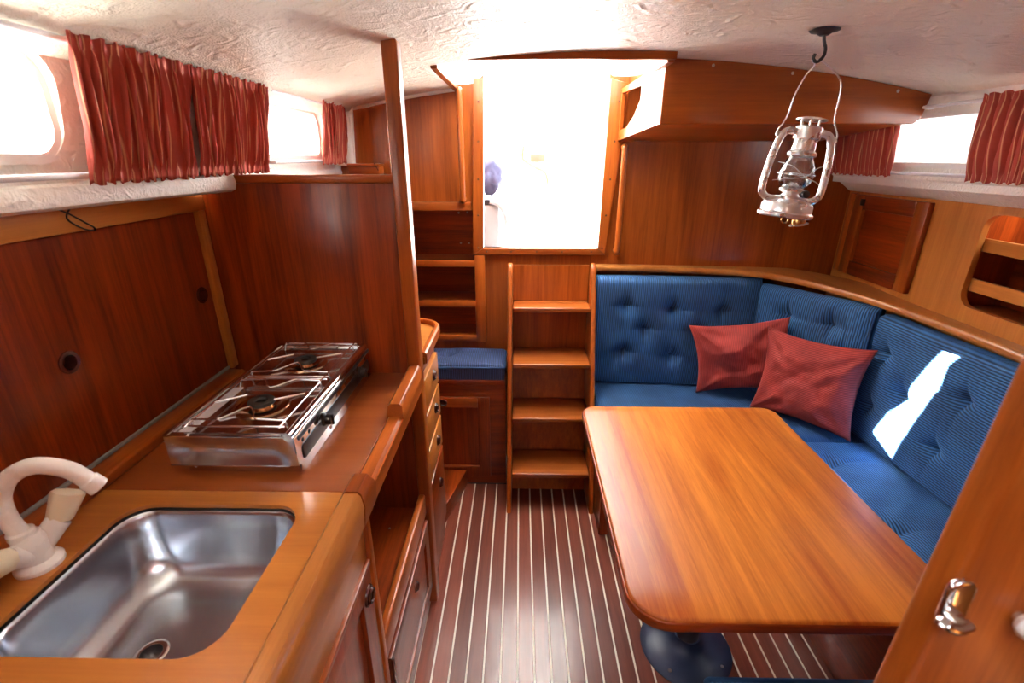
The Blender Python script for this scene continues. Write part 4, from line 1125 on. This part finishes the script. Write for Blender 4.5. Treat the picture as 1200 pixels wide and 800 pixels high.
# ================================================================== CURTAINS AND RODS
def curtain(y0, y1, z0, z1, xb, xt, folds, seed, label, amp=0.0085, name='curtain'):
    rnd = random.Random(seed)
    nu, nv = folds * 9, 26
    ph = [0.0]
    for i in range(folds): ph.append(ph[-1] + rnd.uniform(0.55, 1.45))
    tot = ph[-1]
    cl = (y1 - y0) * 1.9
    k1, k2 = rnd.uniform(0, 9), rnd.uniform(0, 9)
    am = [rnd.uniform(0.5, 1.3) for _ in range(folds + 2)]
    def phase(u):
        # uneven pleats
        f = u * folds
        i = min(folds - 1, int(f)); t = f - i
        return i + t, am[i] * (1 - t) + am[i + 1] * t
    def yof(u):
        f = u * folds
        i = min(folds - 1, int(f)); t = f - i
        return (ph[i] + (ph[i + 1] - ph[i]) * t) / tot
    def fn(u, v):
        f, a = phase(u)
        drift = 0.35 * math.sin(v * 5 + k1 + u * 11) * (0.3 + v * (1 - v) * 2)
        edge = min(v, 1 - v)
        g = 0.55 + 0.75 * min(1, edge / 0.25)
        if edge < 0.11: g = 0.85 - 0.9 * abs(edge - 0.06) / 0.06 * 0.5
        ru = 0.0028 * math.sin(f * 14.0 + seed) * math.exp(-(edge / 0.09) ** 2)
        off = amp * a * g * math.sin(2 * math.pi * (f + drift * 0.35)) + ru
        inw = 1 if xb < 0 else -1
        hug = math.exp(-((edge - 0.055) / 0.045) ** 2)
        off = off * (1 - 0.62 * hug)
        x = xb + (xt - xb) * v + inw * 0.0125 + off + 0.003 * math.sin(u * 17 + v * 3 + k2)
        y = y0 + (y1 - y0) * yof(u) + 0.5 * amp * a * g * math.cos(2 * math.pi * (f + drift * 0.35)) + 0.004 * math.sin(v * 4 + u * 9 + k2) * 4 * v * (1 - v)
        zz = z0 + (z1 - z0) * v
        if v > 0.99: zz += 0.003 * math.sin(f * 5 + k1)
        if v < 0.01: zz += 0.003 * math.sin(f * 5 + k2)
        return Vector((x, y, zz))
    me = grid_mesh(name, nu, nv, fn, lambda u, v: (u * cl * 0.9, v))
    o = link(name, me, 'curtain', None, smooth=True, label=label, cat='curtain')
    md = o.modifiers.new('cloth', 'SOLIDIFY'); md.thickness = 0.0012
    return o
curtain(0.835, 1.124, 1.456, 1.677, -0.728, -0.700, 13, 3, 'gathered red striped curtain hanging beside the uncovered galley window')
curtain(1.130, 1.452, 1.458, 1.677, -0.728, -0.700, 15, 5, 'gathered red striped curtain above the galley partition corner')
curtain(1.865, 2.110, 1.472, 1.690, -0.730, -0.706, 8, 8, 'short red striped curtain hanging beyond the galley partition')
curtain(1.800, 2.170, 1.434, 1.655, 1.296, 1.278, 15, 12, 'red curtain half hidden behind the end of the overhead cabinet')
curtain(0.960, 1.490, 1.432, 1.657, 1.296, 1.278, 20, 15, 'red curtain above the open bookcase recess')
def rod(y0, y1, x, z, label, brackets, side):
    t = thing('curtain_rod', (x, y0, z), label, 'curtain rod')
    tube('rod', [(x, y0, z), (x, y1, z)], 0.0050, 'rod', t, seg=12)
    for y in brackets:
        tube('bracket', [(x, y, z), (x + side * 0.052, y, z)], 0.0065, 'rod', t, seg=10)
    return t
rod(-0.30, 1.485, -0.702, 1.668, 'white upper curtain rod over the galley window', (-0.29, 1.127, 1.478), -0.55)
rod(-0.30, 1.485, -0.728, 1.470, 'white lower curtain rod under the galley window', (-0.29, 1.127, 1.478), -0.6)
rod(1.52, 2.130, -0.706, 1.676, 'white upper curtain rod beyond the galley partition', (1.53, 2.12), -0.5)
rod(1.52, 2.130, -0.730, 1.484, 'white lower curtain rod beyond the galley partition', (1.53, 2.12), -0.55)
rod(0.80, 1.722, 1.280, 1.645, 'upper curtain rod over the settee window', (0.81, 1.715), 0.45)
rod(0.80, 2.185, 1.296, 1.446, 'lower curtain rod under the settee window', (0.81, 2.17), 0.55)

# ================================================================== COCKPIT beyond the companionway
cw = thing('cockpit', (0.1, 3.2, 0.6), 'white moulded cockpit seen through the companionway', 'cockpit')
box('sole', (-1.15, 1.5), (2.43, 4.6), (0.60, 0.64), 'gelcoat', cw, bev=0)
box('bench', (-1.14, -0.26), (2.43, 4.5), (0.64, 1.02), 'gelcoat', cw, bev=0.02)
box('bench', (0.52, 1.49), (2.43, 4.5), (0.64, 1.02), 'gelcoat', cw, bev=0.02)
box('transom', (-1.15, 1.5), (4.52, 4.58), (0.64, 1.36), 'gelcoat', cw, bev=0.01)
box('bridge_deck', (-0.18, 1.5), (2.23, 2.43), (1.02, 1.075), 'gelcoat', cw, bev=0.004)
tt = thing('cockpit_tent', (0.1, 3.0, 1.0), 'white canvas cockpit tent outside the companionway, with a slit added to shape the sun', 'tent')
sun_streak_slit = [(2.780, 2.806), (2.8500, 2.7476), (2.9226, 2.5566), (3.0036, 2.3556), (2.9046, 2.3196), (2.8566, 2.5046), (2.8166, 2.6476), (2.8180, 2.7146)]  # added opening, shaped by projecting the wanted cushion streak along the sun
plate('side_curtain', [(1.60, 0.95), (4.3, 0.95), (4.3, 2.95), (1.60, 2.95)], [sun_streak_slit], ((-1.15, 0, 0), (0, 1, 0), (0, 0, 1)), 0.002, 'tent', tt)  # panel placed to block the sun except through the added opening
plate('side_curtain', [(1.60, 1.3), (4.3, 1.3), (4.3, 2.95), (1.60, 2.95)], [], ((1.5, 0, 0), (0, 1, 0), (0, 0, 1)), 0.002, 'tent', tt)
box('roof', (-1.15, 1.5), (1.60, 4.3), (2.95, 2.953), 'tent', tt, bev=0)
# things lying in the cockpit
def lump(name, c, r, seed, mat, label, cat):
    bm = bmesh.new()
    bmesh.ops.create_icosphere(bm, subdivisions=4, radius=1)
    for v in bm.verts:
        d = v.co.normalized()
        k = 1 + 0.35 * mnoise.noise(d * 1.6 + Vector((seed, 0, 0))) + 0.18 * mnoise.noise(d * 4.5 + Vector((0, seed, 0)))
        v.co = Vector((d.x * r[0] * k + c[0], d.y * r[1] * k + c[1], d.z * r[2] * k + c[2]))
    return bm_obj(name, bm, mat, smooth=True, label=label, cat=cat)
lump('crumpled_jacket', (-0.170, 2.62, 1.420), (0.085, 0.10, 0.092), 4.0, 'bag', 'crumpled blue-grey jacket heaped at the companionway edge', 'jacket')
gb = thing('cool_box', (-0.16, 2.60, 1.02), 'grey box under the crumpled jacket outside the companionway', 'box')
box('body', (-0.30, -0.105), (2.50, 2.72), (1.022, 1.275), 'grey', gb, bev=0.015)
box('lid', (-0.305, -0.100), (2.495, 2.725), (1.276, 1.296), 'black', gb, bev=0.006)
tube('carry_strap', spline([(-0.15, 2.49, 1.29), (-0.10, 2.485, 1.27), (-0.07, 2.49, 1.20), (-0.085, 2.49, 1.14)], 6), 0.012, 'grey', gb, seg=8)
tube('yellow_line', spline([(0.02, 3.4, 1.56), (0.012, 3.42, 1.50), (0.03, 3.42, 1.47), (0.10, 3.38, 1.43), (0.16, 3.35, 1.40), (0.18, 3.33, 1.33)], 6), 0.010, 'yellow', label='yellow rope hanging in the cockpit', cat='rope', seg=8)
tl = thing('tiller_head', (0.11, 3.6, 1.02), 'small red-brown wooden block in the cockpit', 'block')
box('block', (0.065, 0.165), (3.5, 3.62), (1.46, 1.515), 'tiller', tl, bev=0.006)
tube('post', [(0.115, 3.56, 0.645), (0.115, 3.56, 1.462)], 0.018, 'gelcoat', tl, seg=14)

cbx = thing('corner_box', (-0.63, 2.12, 1.43), 'small mahogany box top showing above the partition rail', 'box')
box('body', (-0.700, -0.575), (2.075, 2.155), (1.4302, 1.462), 'mah_x', cbx, bev=0.003)
box('lid', (-0.703, -0.572), (2.070, 2.157), (1.4625, 1.472), 'mah_x', cbx, bev=0.003)
tube('clasp', [(-0.59, 2.069, 1.474), (-0.582, 2.066, 1.460), (-0.576, 2.069, 1.446)], 0.002, 'bronze', cbx, seg=6)
